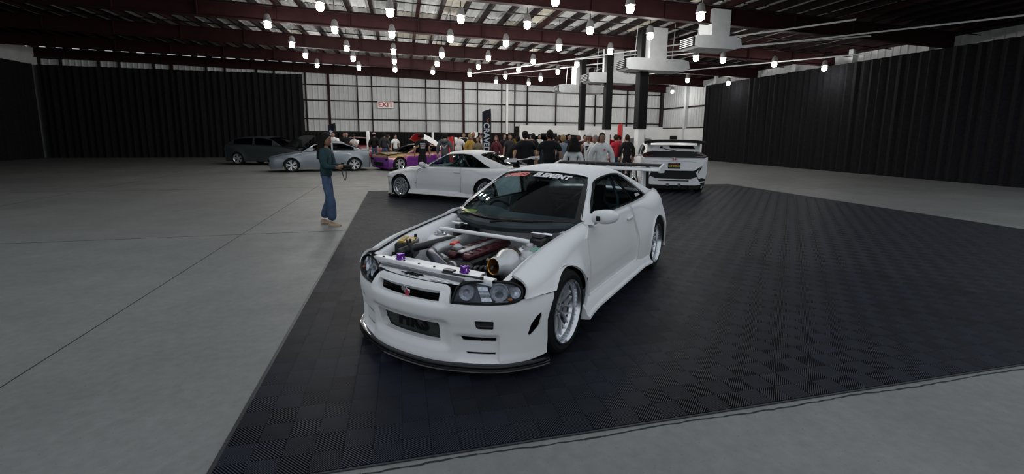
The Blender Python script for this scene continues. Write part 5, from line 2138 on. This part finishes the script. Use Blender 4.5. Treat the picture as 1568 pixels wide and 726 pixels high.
plate_yz([(-.78, .27), (.78, .27), (.70, .14), (-.70, .14)], XR + .04, .12).build('diffuser', M_TRIM, CV, smooth=False)
for k in range(-2, 3):
    b = MB()
    b.box((XR + .03, .22 * k, .2), (.14, .02, .11))
    b.build('diffuser_fin', M_CARBON, CV)
rw = plate_yz([(-.70, 1.235), (.70, 1.235), (.62, 1.40), (-.62, 1.40)], XR + .12, .06, 1.4, 1.235).build('rear_screen_glare', P_WHITE, CV, smooth=False)  # light reflected on the rear glass, put in as a white plate
plate_yz([(-.58, 1.30), (.10, 1.31), (.14, 1.39), (-.54, 1.385)], XR + .10, .04, 1.4, 1.235).build('rear_screen', M_GLOSSK, rw, smooth=False)
plate_yz([(.30, 1.31), (.40, 1.31), (.37, 1.37), (.33, 1.37)], XR + .10, .04, 1.4, 1.235).build('rear_screen', M_GLOSSK, rw, smooth=False)
b = MB()
b.tube([(XR + .10, -.05, 1.235), (XR + .2, .30, 1.30)], .012, 6)
b.build('wiper', M_TRIM, CV)
b = MB()
rows = []
for i in range(17):
    y = -.84 + 1.68 * i / 16
    z = 1.53 - .05 * (y / .84) ** 4
    rows.append([Vector((x, y, zz)) for x, zz in ((-1.86, z + .0), (-1.94, z + .03), (-2.10, z + .035), (-2.20, z + .03), (-2.20, z - .055), (-2.08, z - .05), (-1.92, z - .03))])
b.grid(rows, True)
b.add(rows[0], [tuple(range(7))]).add(rows[-1], [tuple(range(6, -1, -1))])
sp = b.build('rear_spoiler', M_CARBON, CV)
b = MB()
b.prism(roundpoly([(-.055, -.035), (.055, -.035), (.06, .04), (-.06, .04)], .015), .012, axes_matrix((XR + .012, 0, 1.005), (0, -1, 0), (0, 0, 1)))
em = b.build('rear_emblem', M_CHROME, CV)
b = MB()
Me = axes_matrix((XR - .012, 0, 1.005), (0, -1, 0), (0, 0, 1))
for q in ([(-.042, -.026), (-.026, -.026), (-.022, .032), (-.046, .032)], [(.026, -.026), (.042, -.026), (.046, .032), (.022, .032)], [(-.026, -.004), (.026, -.004), (.026, .010), (-.026, .010)]):
    b.prism(q, .014, Me)
b.build('emblem_letter', mat('emblem_red', (.40, .02, .03), .3), em, smooth=False)
b = MB()
b.box((XR - .012, 0, .815), (.02, .34, .17), bev=.006)
lp = b.build('number_plate', M_TRIM, CV)
tx = text_mesh('plate_letters', 'CTIMNR', .088, mat('plate_yellow', (.52, .40, .05), .5), .003, bold=.002)
link('plate_letters', tx, lp, (XR - .024, 0, .802), (pi / 2, 0, -pi / 2))
b = MB()
b.box((XR - .022, 0, .875), (.006, .24, .014))
b.build('plate_line', mat('plate_red', (.30, .04, .03), .5), lp)

# ---- motorbike-like dark red display behind, feather banners, posts
def banner(label, x, y, z0, z1, w, mt, rz=0):
    t = thing('feather_banner', label, 'banner', (x, y, 0), rz)
    b = MB()
    b.tube([(w / 2 + .02, 0, 0), (w / 2 + .02, 0, z1 - .3), (w / 2, 0, z1)], .018, 8)
    b.build('pole', M_TRIM, t)
    b = MB()
    b.tube([(w / 2 - .3, -.25, .02), (w / 2 + .02, 0, .03), (w / 2 + .3, .25, .02)], .02, 6)
    b.tube([(w / 2 + .3, -.25, .02), (w / 2 + .02, 0, .03), (w / 2 - .3, .25, .02)], .02, 6)
    b.build('foot', M_TRIM, t)
    b = MB()
    rows = []
    for i in range(15):
        q = i / 14
        z = lerp(z0, z1, q)
        top = z1 - .12
        rows.append([Vector((-w / 2 + w * k / 6, .02 * sin(q * 7 + k), min(z, top + .12 * k / 6))) for k in range(7)])
    b.grid(rows)
    fl_ = b.build('cloth', mt, t)
    return t, fl_
M_BAN = mat('banner_black', (.010, .012, .020), .7, 0, .2)
t, c_ = banner('tall black banner with CRAVED in pale vertical letters, behind the second coupe', 3.45, 18.75, .55, 2.72, .34, M_BAN, radians(-12))
link('lettering', text_mesh('lettering', 'CRAVED', .33, mat('banner_pale', (.45, .50, .58), .6), .002, bold=.006, space=.95), t, (.0, -.03, 1.55), (pi / 2, radians(90), 0))
b = MB()
b.tube([(.05, -.03, 2.18), (.02, -.03, 2.30), (.08, -.03, 2.26), (.10, -.03, 2.34)], .015, 6)
b.build('orange_mark', mat('orange_mark', (.40, .15, .04), .6), t)
t, c_ = banner('black banner with pale marks at the far left, behind the grey sedan', -3.5, 25.6, .3, 2.2, .36, M_BAN, radians(-8))
for k in range(4):
    b = MB()
    b.box((.03 * (k % 2) - .02, -.03, 1.75 - .16 * k), (.16, .006, .10), Matrix.Rotation(.5, 3, 'Y'))
    b.build('mark', mat('banner_pale', (.45, .50, .58), .6), t)
banner('thin red banner standing right of the middle black column', 9.8, 19.4, .6, 2.25, .20, P_BRED, radians(-25))
banner('short red and white banner beside the man in the grey hoodie', 2.0, 19.0, .4, 1.62, .26, P_BRED, radians(-15))
for x, y, lab in ((-1.80, 27.2, 'thin white post left of the men in jeans'), (2.23, 33.2, 'thin white post right of the red lined bonnet'), (6.25, 33.5, 'thin white post right of the tall black banner')):
    b = MB()
    b.box((0, 0, .9), (.16, .16, 1.8), bev=.02)
    tag(b.build('tent_post', M_WHITE, None, (x, y, 0)), lab, 'post')
b = MB()
b.box((0, 0, .92), (.5, .35, 1.84), bev=.02)
tag(b.build('white_panel', M_WHITE, None, (5.2, 33.2, 0)), 'white display panel standing behind the man in white shirt', 'panel')
# ================================================================== people
SKIN = {k: mat('skin_' + k, c, .55, 0, .08, 12) for k, c in dict(light=(.40, .24, .17), tan=(.30, .16, .10), brown=(.16, .085, .055)).items()}
CLOTH = {}
def cloth(n, c):
    return mat('cloth_' + n, c, .85, 0, .18, 10, bump=.15)
C_ = dict(black=cloth('black', (.012, .012, .014)), white=cloth('white', (.74, .74, .74)), offw=cloth('off_white', (.60, .61, .61)), teal=cloth('dark_teal', (.022, .050, .058)),
          jeans=cloth('blue_jeans', (.055, .085, .15)), djeans=cloth('dark_jeans', (.022, .032, .055)), grey=cloth('grey', (.085, .09, .10)), dgrey=cloth('dark_grey', (.035, .036, .04)),
          red=cloth('red', (.48, .03, .05)), maroon=cloth('maroon', (.10, .025, .035)), yellow=cloth('yellow', (.38, .24, .05)), blue=cloth('pale_blue', (.17, .21, .27)), navy=cloth('navy', (.02, .025, .045)),
          beige=cloth('beige', (.36, .26, .18)), khaki=cloth('khaki', (.17, .14, .10)), pink=cloth('pale_pink', (.42, .30, .32)))
HAIR = {k: mat('hair_' + k, c, .75, 0, .4, 40) for k, c in dict(black=(.010, .008, .008), brown=(.035, .018, .011), fair=(.26, .17, .08), grey=(.22, .22, .22), dyed=(.09, .03, .02)).items()}
M_EYE = mat('eye_dark', (.015, .012, .012), .3)
M_LIP = mat('lip', (.25, .09, .08), .5)

def skin_mesh(name, verts, edges, mt, root=0, sub=1):
    """verts: (co, rx, ry)"""
    me = bpy.data.meshes.new(name)
    me.from_pydata([tuple(v[0]) for v in verts], edges, [])
    o = bpy.data.objects.new(name, me)
    COL.objects.link(o)
    md = o.modifiers.new('s', 'SKIN')
    md.use_smooth_shade = True
    md.branch_smoothing = .6
    sv = me.skin_vertices[0].data
    for i, v in enumerate(verts):
        sv[i].radius = (v[1], v[2])
        sv[i].use_root = (i == root)
    s2 = o.modifiers.new('u', 'SUBSURF')
    s2.levels = sub
    s2.render_levels = sub
    dg = bpy.context.evaluated_depsgraph_get()
    out = bpy.data.meshes.new_from_object(o.evaluated_get(dg))
    bpy.data.objects.remove(o)
    out.name = name
    out.materials.clear()
    out.materials.append(mt)
    for p in out.polygons:
        p.use_smooth = True
    return out

def merge(name, meshes, mt):
    bm = bmesh.new()
    for me in meshes:
        bm.from_mesh(me)
    out = bpy.data.meshes.new(name)
    bm.to_mesh(out)
    bm.free()
    out.materials.append(mt)
    for p in out.polygons:
        p.use_smooth = True
        p.material_index = 0
    return out

def head_mb(c, yaw=0.0, pitch=0.0, k=1.0):
    """egg shaped head with brow, nose, chin and ears; face towards +X"""
    R = Matrix.Rotation(yaw, 3, 'Z') @ Matrix.Rotation(pitch, 3, 'Y')
    b = MB()
    n, m_ = 20, 14
    vs_, fs = [], []
    for i in range(m_ + 1):
        th = pi * i / m_
        for j in range(n):
            a = 2 * pi * j / n
            z = cos(th)
            s = sin(th)
            x, y = s * cos(a), s * sin(a)
            wx, wy = .098, .078
            if z < 0:
                wy *= 1 - .30 * (-z) ** 1.5
                wx *= 1 - .10 * (-z)
            if x > 0:
                x *= .93
            X, Y, Z = x * wx, y * wy, z * .118
            if x > 0 and z < -.35:
                X += .014 * (-z)
            if x > .75 and abs(y) < .35:            # nose
                e = max(0, 1 - abs(z + .18) / .28) * max(0, 1 - abs(y) / .35)
                X += .024 * e
            if x > .6 and abs(z - .08) < .12 and .2 < abs(y) < .6:
                X -= .008
            vs_.append(Vector(c) + R @ (Vector((X + .008, Y, Z)) * k))
    for i in range(m_):
        for j in range(n):
            l = (j + 1) % n
            fs.append((i * n + j, (i + 1) * n + j, (i + 1) * n + l, i * n + l))
    b.add(vs_, fs)
    for s in (1, -1):
        b.ball(Vector(c) + R @ (Vector((-.004, s * .078, -.008)) * k), (.020 * k, .010 * k, .032 * k), 8, 6, R)
    return b, R

def hand_mb(b, wrist, d, palm_n, side, curl=.5, k=1.0):
    """palm, four unequal bent fingers and a thumb; d: along the hand, palm_n: palm normal"""
    d = Vector(d).normalized()
    pn = (Vector(palm_n) - d * Vector(palm_n).dot(d)).normalized()
    s = d.cross(pn) * side
    w = Vector(wrist)
    b.tube([w - d * .02, w + d * .03, w + d * .07, w + d * .092], [.024 * k, .033 * k, .040 * k, .034 * k], 8)
    for i, (off, L) in enumerate(((-.030, .062), (-.010, .075), (.011, .078), (.031, .068))):
        p0 = w + d * (.078 * k) + s * off * k
        c1 = curl * .9
        d1 = (d * cos(c1) + pn * sin(c1))
        d2 = (d * cos(c1 * 2) + pn * sin(c1 * 2))
        b.tube([p0 - d * .02, p0, p0 + d1 * L * .5 * k, p0 + d1 * L * .5 * k + d2 * L * .5 * k], [.0085 * k, .0095 * k, .0085 * k, .006 * k], 6)
    p0 = w + d * .025 * k + s * .032 * k
    td = (d * .7 + s * .65 + pn * .35).normalized()
    b.tube([p0 - td * .02, p0, p0 + td * .035 * k, p0 + td * .035 * k + (td + pn * .5).normalized() * .03 * k], [.011 * k, .012 * k, .010 * k, .007 * k], 6)

def person(label, loc, rz, h=1.72, arms='down', legs='stand', top='tee', tc='black', pc='djeans', sc='black', hair='short', hc='black', skin='light',
           shorts=False, cap=None, prnt=None, look=0.0, tilt=0.0, wide=1.0, female=False, group=None, under=None, hood=False, glasses=False):
    k = h / 1.75
    if -.95 < loc[0] < 11.2 and 2.2 < loc[1] < 13.8:
        loc = (loc[0], loc[1], .0128)     # standing on the mat
    root = thing('person', label, 'person', loc, rz, group, (k, k, k))
    w = wide * (.88 if female else 1.0)
    sk = SKIN[skin]
    V, E = [], []
    def add(co, r_, ry_=None, frm=None):
        V.append((Vector(co), r_, ry_ or r_))
        if frm is not None:
            E.append((frm, len(V) - 1))
        return len(V) - 1
    sh = .185 * w
    # joints
    J = {}
    J['pel'], J['sp'], J['ch'], J['nk'] = (0, 0, .95), (-.01, 0, 1.12), (0, 0, 1.32), (0, 0, 1.47)
    for s, n in ((1, 'L'), (-1, 'R')):
        J['sh' + n] = Vector((0, s * sh, 1.405))
        J['hip' + n] = Vector((0, s * .095, .91))
        J['kn' + n] = Vector((.02, s * .105, .50))
        J['an' + n] = Vector((-.01, s * .115, .095))
        J['toe' + n] = Vector((.15, s * .135, .04))
        if arms == 'down':
            J['el' + n], J['wr' + n] = Vector((-.02, s * (sh + .075), 1.13)), Vector((.05, s * (sh + .09), .90))
        elif arms == 'crossed':
            J['el' + n], J['wr' + n] = Vector((.05, s * (sh + .06), 1.15)), Vector((.20, -s * .06, 1.18 + .03 * s))
        elif arms == 'camera':
            J['el' + n], J['wr' + n] = Vector((.06, s * (sh + .05), 1.14)), Vector((.27, s * .10, 1.13))
        elif arms == 'phone':
            J['el' + n], J['wr' + n] = Vector((.07, s * (sh + .05), 1.15)), Vector((.26, s * .07, 1.30))
        elif arms == 'pocket':
            J['el' + n], J['wr' + n] = Vector((-.07, s * (sh + .10), 1.15)), Vector((.06, s * (sh + .01), .97))
    if legs == 'walk':
        J['knL'], J['anL'], J['toeL'] = Vector((.18, .10, .52)), Vector((.24, .11, .095)), Vector((.40, .12, .06))
        J['knR'], J['anR'], J['toeR'] = Vector((.02, -.10, .49)), Vector((-.20, -.11, .13)), Vector((-.07, -.12, .04))
    if legs == 'step':
        J['knR'], J['anR'], J['toeR'] = Vector((.12, -.10, .50)), Vector((.12, -.11, .095)), Vector((.28, -.12, .04))
        J['knL'], J['anL'], J['toeL'] = Vector((.0, .10, .49)), Vector((-.14, .11, .11)), Vector((.01, .12, .04))
    # body surface
    p = add(J['pel'], .085 * w, .07)
    s1 = add(J['sp'], .105 * w, .08, p)
    c1 = add(J['ch'], .115 * w, .085, s1)
    n1 = add(J['nk'], .055, .058, c1)
    add((.015, 0, 1.56), .052, .056, n1)
    for n in 'LR':
        a = add(J['sh' + n] + Vector((0, 0, -.02)), .048, .048, c1)
        a = add(J['el' + n], .042, .042, a)
        a = add(J['wr' + n], .028, .028, a)
        l = add(J['hip' + n] + Vector((0, 0, -.06)), .062, .062, p)
        l = add(J['kn' + n], .050, .050, l)
        l = add(J['an' + n], .036, .036, l)
    me = skin_mesh('body', V, E, sk)
    hb, HR = head_mb((.025, 0, 1.635), look, tilt)
    for s, n in ((1, 'L'), (-1, 'R')):
        d = J['wr' + n] - J['el' + n]
        if arms in ('camera', 'phone'):
            hand_mb(hb, J['wr' + n], (1, -.5 * s, .15), (0, -s, .1), s, .75)
        elif arms == 'crossed':
            hand_mb(hb, J['wr' + n], d, (-1, 0, 0), s, .3)
        else:
            hand_mb(hb, J['wr' + n], d, (0, -s, 0), s, .35)
    me2 = hb.me('head', sk, True, 0, fix=False)
    body = link('body', merge('body', [me, me2], sk), root)
    # eyes, mouth
    hc_ = Vector((.025, 0, 1.635))
    b = MB()
    for s in (1, -1):
        b.ball(hc_ + HR @ Vector((.090, s * .030, .008)), (.008, .011, .006), 8, 4, HR)
        b.box(hc_ + HR @ Vector((.094, s * .031, .030)), (.008, .030, .006), HR)
    b.build('eyes', M_EYE, root, fix=False)
    b = MB()
    b.ball(hc_ + HR @ Vector((.096, 0, -.062)), (.008, .022, .006), 8, 4, HR)
    b.build('mouth', M_LIP, root, fix=False)
    if glasses:
        b = MB()
        for s in (1, -1):
            b.ball(hc_ + HR @ Vector((.098, s * .032, .010)), (.006, .028, .018), 8, 5, HR)
        b.build('sunglasses', M_GLOSSK, root, fix=False)
    # hair
    b = MB()
    n, m_ = 20, 12
    if hair != 'bald':
        rows = []
        for i in range(m_ + 1):
            th = lerp(0, .70 * pi, i / m_)
            rw = []
            for j in range(n):
                a = 2 * pi * j / n
                front = max(0, cos(a))
                t2 = min(th, lerp(.70 * pi, .30 * pi, front ** .7)) if hair != 'curly' else th * (1 - .45 * front)
                bul = 1.0 + (.10 if hair in ('short', 'cap') else .16) + (.35 if hair == 'curly' else 0)
                q = Vector((sin(t2) * cos(a) * .100 * bul, sin(t2) * sin(a) * .080 * bul, cos(t2) * .121 * bul))
                if hair == 'curly':
                    q *= 1 + .06 * sin(9 * a + 5 * th) + .05 * sin(13 * th + 3 * a)
                rw.append(hc_ + HR @ (q + Vector((-.006, 0, .004))))
            rows.append(rw)
        b.grid(rows, True)
        if hair in ('long', 'curly'):
            L_ = {'long': .40, 'curly': .26}[hair]
            rows = []
            for i in range(9):
                q = i / 8
                z = .03 - q * L_
                rw = []
                for j in range(15):
                    a = lerp(pi * .42, pi * 1.58, j / 14)
                    ex = .105 + .03 * sin(q * 3) + (.05 if hair == 'curly' else 0)
                    ey = .092 + .035 * q + (.06 if hair == 'curly' else 0)
                    wv = 1 + .05 * sin(j * 2.2 + q * 6) * (2 if hair == 'curly' else 1)
                    rw.append(hc_ + HR @ Vector((cos(a) * ex * wv - .015 - .02 * q, sin(a) * ey * wv, z)))
                rows.append(rw)
            b.grid(rows)
            rows2 = [[q + (hc_ + Vector((0, 0, q.z - hc_.z)) - q) * .22 for q in rw] for rw in rows]
            b.grid(rows2)
            b.grid([rows[-1], rows2[-1]])
            for e_ in (0, 14):
                b.grid([[rw[e_] for rw in rows], [rw[e_] for rw in rows2]])
        b.build('hair', HAIR[hc], root, fix=False)
    if cap:
        b = MB()
        rows = []
        for i in range(8):
            th = lerp(0, .5 * pi, i / 7)
            rows.append([hc_ + HR @ Vector((sin(th) * cos(2 * pi * j / 18) * .114, sin(th) * sin(2 * pi * j / 18) * .094, .028 + cos(th) * .108)) for j in range(18)])
        b.grid(rows, True)
        ps = [(.08, -.075), (.13, -.07), (.175, -.03), (.18, 0), (.175, .03), (.13, .07), (.08, .075)]
        M = Matrix.Translation(hc_) @ HR.to_4x4() @ Matrix.Translation((0, 0, .026))
        b.prism(ps, .010, M)
        b.build('cap', C_[cap], root)
    # top
    V, E = [], []
    hem = .90 if top != 'crop' else 1.08
    loose = 1.0 if top in ('tee', 'tank', 'shirt') else 1.12
    p = add((0, 0, hem - .03), .158 * w * loose, .124 * loose)
    p2 = add((-.005, 0, 1.05), .145 * w * loose, .112 * loose, p)
    c1 = add((0, 0, 1.24), .150 * w * loose, .118 * loose, p2)
    c2 = add((0, 0, 1.385), .165 * w * loose, .112 * loose, c1)
    add((-.005, 0, 1.50), .082, .078, c2)
    for s, n in ((1, 'L'), (-1, 'R')):
        if top == 'tank':
            a = add(J['sh' + n] * .9 + Vector((0, 0, .14)) * .0 + Vector((0, 0, .14)), .045, .06, c2)
            continue
        a = add(J['sh' + n], .098 * loose, .095 * loose, c2)
        if top in ('tee',):
            q = J['sh' + n].lerp(J['el' + n], .70)
            add(q, .070, .070, a)
        else:
            a = add(J['el' + n], .062 * loose, .062 * loose, a)
            add(J['el' + n].lerp(J['wr' + n], .92), .044 * loose, .044 * loose, a)
    tm_ = link('top', skin_mesh('top', V, E, C_[tc]), root)
    if hood:
        b = MB()
        b.tube([(.05, .10, 1.47), (-.06, .115, 1.47), (-.135, .06, 1.43), (-.15, 0, 1.41), (-.135, -.06, 1.43), (-.06, -.115, 1.47), (.05, -.10, 1.47)], [.03, .05, .06, .065, .06, .05, .03], 10)
        b.build('hood', C_[tc], tm_)
    if prnt:
        kind, mt, side_ = prnt
        b = MB()
        sx = 1 if side_ == 'front' else -1
        if kind == 'block':
            for kx in range(3):
                b.box((sx * .150, 0, 1.33 - .075 * kx), (.006, .20 - .02 * kx, .055))
        elif kind == 'bird':
            for s in (1, -1):
                b.prism([(0, -.03), (.10, .06), (.13, .05), (.05, -.06), (.015, -.10)] if s > 0 else [(0, -.03), (-.015, -.10), (-.05, -.06), (-.13, .05), (-.10, .06)], .006, axes_matrix((sx * .152, 0, 1.24), (0, -1 if sx < 0 else 1, 0), (0, 0, 1)))
        else:
            b.box((sx * .148, .06, 1.33), (.006, .05, .04))
        b.build('print', mt, tm_, smooth=False)
    # trousers
    V, E = [], []
    lo = 1.22 if pc in ('jeans',) and female else 1.0
    p0_ = add((0, 0, 1.05), .122 * w, .096)
    p = add((0, 0, .94), .130 * w, .104, p0_)
    for n in 'LR':
        l = add(J['hip' + n] + Vector((0, 0, -.09)), .092 * w, .098, p)
        if shorts:
            add(J['hip' + n].lerp(J['kn' + n], .75), .088, .088, l)
        else:
            l = add(J['kn' + n], .072 * lo, .072 * lo, l)
            l = add(J['kn' + n].lerp(J['an' + n], .6), .066 * lo * lo, .066 * lo * lo, l)
            add(J['an' + n] + Vector((0, 0, -.01)), .062 * lo * lo, .066 * lo * lo, l)
    link('trousers' if not shorts else 'shorts', skin_mesh('trousers', V, E, C_[pc]), root)
    # shoes
    for n in 'LR':
        b = MB()
        a, t_ = J['an' + n], J['toe' + n]
        d = (t_ - a)
        d.z = 0
        d.normalize()
        z0 = a.z - .095
        zt_ = max(0.0, t_.z - .04)
        q = [a - d * .06, a - d * .02, a + d * .05, a + d * .12, a + d * .17]
        hs = [.055, .075, .06, .045, .03]
        ws_ = [.034, .042, .046, .048, .034]
        rows = []
        for i, (c, hh, ww) in enumerate(zip(q, hs, ws_)):
            zb_ = lerp(z0, zt_, i / 4)
            sd_ = Vector((-d.y, d.x, 0))
            rows.append([Vector((c.x, c.y, zb_)) + sd_ * ww * sx + Vector((0, 0, hz * hh)) for sx, hz in ((-1, .02), (-1, .5), (-.6, 1), (0, 1.15), (.6, 1), (1, .5), (1, .02))])
        b.grid(rows, True)
        b.add(rows[0], [tuple(range(7))]).add(rows[-1], [tuple(range(6, -1, -1))])
        b.build('shoe', C_[sc], root, angle=70)
    return root

R_ = radians
# ---- the woman with the camera at the left edge
WOM = person('woman with long dark hair in dark teal top and wide jeans, holding a camera', (-1.33, 8.80, 0), R_(-16), 1.66, 'camera', 'step', 'shirt', 'teal', 'jeans', 'beige', 'long', 'black', 'tan', female=True, look=R_(-6), tilt=R_(6))
ct = thing('camera', 'black camera held in both hands by the woman in teal', 'camera', (-1.33 + .30, 8.80 - .085, 1.08), R_(-16))
b = MB()
b.box((0, 0, 0), (.07, .135, .09), bev=.012)
b.box((0, 0, .055), (.05, .06, .03), bev=.008)
b.build('body', M_TRIM, ct)
b = MB()
b.lathe([(0, .13), (.03, .13), (.036, .125), (.036, .02), (.04, 0)], 18, axes_matrix((.03, 0, -.005), (0, 1, 0), (1, 0, 0)))
b.build('lens', M_GLOSSK, ct)
b = MB()
b.tube(catmull([(0, .075, .02), (.02, .09, -.12), (.03, .03, -.24), (.03, -.03, -.23), (.02, -.085, -.10), (0, -.075, .02)], 5), .007, 6)
b.build('strap', M_TRIM, ct)

PALE = mat('shirt_print_pale', (.35, .33, .36), .7)
def at_(u_x, y):
    return (u_x, y, 0)
crowd = [
    ('man in white shirt standing behind the roof of the grey blue sedan', (-3.25, 24.3), -100, dict(tc='white', top='shirt', hc='black', arms='crossed')),
    ('person in black left of the man in white tee and black cap', (-2.75, 25.3), -80, dict(tc='black', hc='black', top='hoodie')),
    ('man in white tee and black cap bending over behind the grey sedan', (-2.25, 24.0), -120, dict(tc='white', cap='black', h=1.62, arms='phone', tilt=R_(20))),
    ('man in black jacket and pale cap seen from behind, in blue jeans', (-1.42, 26.2), 92, dict(tc='black', top='hoodie', pc='jeans', cap='pink', sc='offw')),
    ('man in dark jacket and blue jeans right of the man in pale cap', (-.86, 25.7), 84, dict(tc='dgrey', top='hoodie', pc='jeans', sc='offw', hc='black')),
    ('person in white top behind the front of the purple car', (-.30, 25.9), -60, dict(tc='white', hc='black', h=1.62)),
    ('person in navy leaning beside the person in white behind the purple car', (-.72, 27.0), 10, dict(tc='navy', hc='brown', h=1.60)),
    ('man in black tee with pale back print in front of the purple car', (.78, 17.6), 95, dict(tc='black', pc='black', prnt=('block', PALE, 'back'), hc='black', skin='tan', hair='short', wide=1.08)),
    ('man in grey hoodie with a white bird print and dark cap, seen from behind', (1.62, 17.5), 75, dict(tc='grey', top='hoodie', hood=True, cap='black', prnt=('bird', PALE, 'back'), pc='djeans', wide=1.1)),
    ('broad man in white shirt seen from behind, left of the yellow jacket', (2.45, 20.0), 100, dict(tc='white', top='shirt', hc='black', wide=1.15, skin='tan')),
    ('bald man in white far behind the purple car', (4.2, 24.4), -90, dict(tc='offw', hair='bald')),
    ('woman in yellow jacket left of the tall black banner', (2.72, 18.4), -70, dict(tc='yellow', top='hoodie', hair='long', hc='fair', female=True, h=1.68)),
    ('brown haired woman in front of the yellow jacket', (2.88, 17.4), -110, dict(tc='khaki', hair='long', hc='brown', female=True, h=1.58)),
    ('tall bald man in black beside the black banner', (2.98, 19.2), -95, dict(tc='black', hair='bald', skin='tan', h=1.78)),
    ('person in white shirt just left of the black banner pole', (3.42, 19.5), -80, dict(tc='white', hc='brown', h=1.70)),
    ('woman with dyed hair in maroon right of the black banner', (3.72, 18.0), -120, dict(tc='maroon', top='shirt', hair='long', hc='dyed', female=True, h=1.62)),
    ('man in black with black cap right of the woman in maroon', (3.45, 12.6), 100, dict(tc='black', cap='black', wide=1.4, h=1.76, pc='black')),
    ('person in dark grey jacket between the yellow car and the man with the black cap', (3.75, 14.6), 95, dict(tc='black', top='hoodie', pc='black', hc='black', h=1.62, wide=1.25)),
    ('large man in black short sleeved shirt seen from behind, arm bare', (3.72, 11.25), 60, dict(tc='black', pc='black', hc='black', wide=1.25, skin='tan', h=1.78, look=R_(50))),
    ('person in pale blue vest with fair hair behind the large man in black', (4.85, 13.3), 80, dict(tc='blue', hc='fair', h=1.66)),
    ('woman with a big dark curly head of hair in white and black', (4.02, 10.3), 60, dict(tc='offw', top='shirt', hair='curly', hc='black', female=True, h=1.58, skin='tan', under='black')),
    ('man in white tank top with pale cap and sunglasses', (5.55, 13.0), -110, dict(tc='white', top='tank', cap='offw', glasses=True, skin='tan', prnt=('block', C_['navy'], 'front'), h=1.74)),
    ('grey haired man in pale shirt beside the white hoodie', (5.42, 12.2), -140, dict(tc='offw', top='shirt', hc='grey', h=1.66)),
    ('man in off white hoodie facing the viewer, dark short hair', (4.95, 10.75), -108, dict(tc='offw', top='hoodie', hood=True, hc='black', skin='tan', wide=1.12, prnt=('dot', C_['red'], 'front'), h=1.72)),
    ('man in red shirt and blue jeans right of the white hoodie', (7.75, 15.6), 95, dict(tc='red', pc='jeans', hc='brown', h=1.70)),
    ('person in long black clothes right of the man in red', (8.0, 15.2), 80, dict(tc='black', top='hoodie', pc='black', hc='brown', h=1.70)),
    ('woman in pale top and blue shorts taking a photo', (9.25, 17.6), 150, dict(tc='pink', pc='jeans', shorts=True, hair='long', hc='brown', female=True, h=1.60, arms='phone')),
    ('person in navy behind the spoiler of the white hatchback', (9.3, 18.4), 160, dict(tc='navy', hc='black', h=1.68, arms='phone')),
    ('person in dark grey looking at the black sedan on the right', (8.9, 19.3), -170, dict(tc='dgrey', hc='black', h=1.70)),
    ('person in red far behind the curly haired woman', (6.2, 21.5), -60, dict(tc='red', hc='grey', h=1.66)),
    ('man in white tee far behind the large man in black', (6.9, 22.5), -90, dict(tc='offw', hc='black', h=1.70)),
    ('person in black tee far behind the pale blue vest', (7.5, 22.0), 40, dict(tc='black', hc='black', h=1.68)),
    ('person in black jacket far behind the woman in maroon', (4.65, 20.7), -80, dict(tc='black', top='hoodie', pc='black', hc='black', h=1.70)),
    ('person in dark grey tee behind the black banner and the woman in maroon', (4.45, 18.7), -100, dict(tc='dgrey', pc='black', hc='brown', h=1.68)),
    ('person in black far behind the man with the black cap', (5.3, 22.4), -90, dict(tc='black', top='hoodie', pc='djeans', hc='black', h=1.74)),
    ('person in black hoodie between the two large men in black', (4.85, 16.6), 100, dict(tc='black', top='hoodie', hood=True, pc='black', hc='black', h=1.72)),
    ('person in black tee just right of the large man in black', (5.45, 15.4), 85, dict(tc='black', pc='black', hc='brown', h=1.66)),
    ('person in navy jacket far behind the pale blue vest', (7.2, 19.1), -70, dict(tc='navy', top='hoodie', pc='black', hc='black', h=1.72)),
    ('person in black behind the woman with curly hair', (7.0, 17.4), 60, dict(tc='black', top='hoodie', pc='black', hc='dyed', h=1.66)),
    ('person in maroon top far behind the man in white tank top', (8.3, 19.9), -100, dict(tc='maroon', pc='black', hc='black', h=1.68)),
    ('man in black far behind the broad man in white shirt', (3.0, 22.4), -95, dict(tc='black', top='hoodie', pc='djeans', hc='black', h=1.74)),
    ('person in dark grey hoodie far behind the yellow jacket', (3.75, 22.1), -85, dict(tc='dgrey', top='hoodie', hood=True, pc='black', hc='brown', h=1.66)),
    ('person in black standing by the far left banner', (-3.0, 26.4), -75, dict(tc='black', top='hoodie', pc='black', hc='black', h=1.70)),
    ('person in khaki far off between the dark columns', (8.5, 21.2), -90, dict(tc='khaki', hc='brown', h=1.65)),
]
for lab, (x, y), deg, kw in crowd:
    kw = dict(kw)
    person(lab, (x, y, 0), R_(deg), group='visitors standing in the hall', **kw)
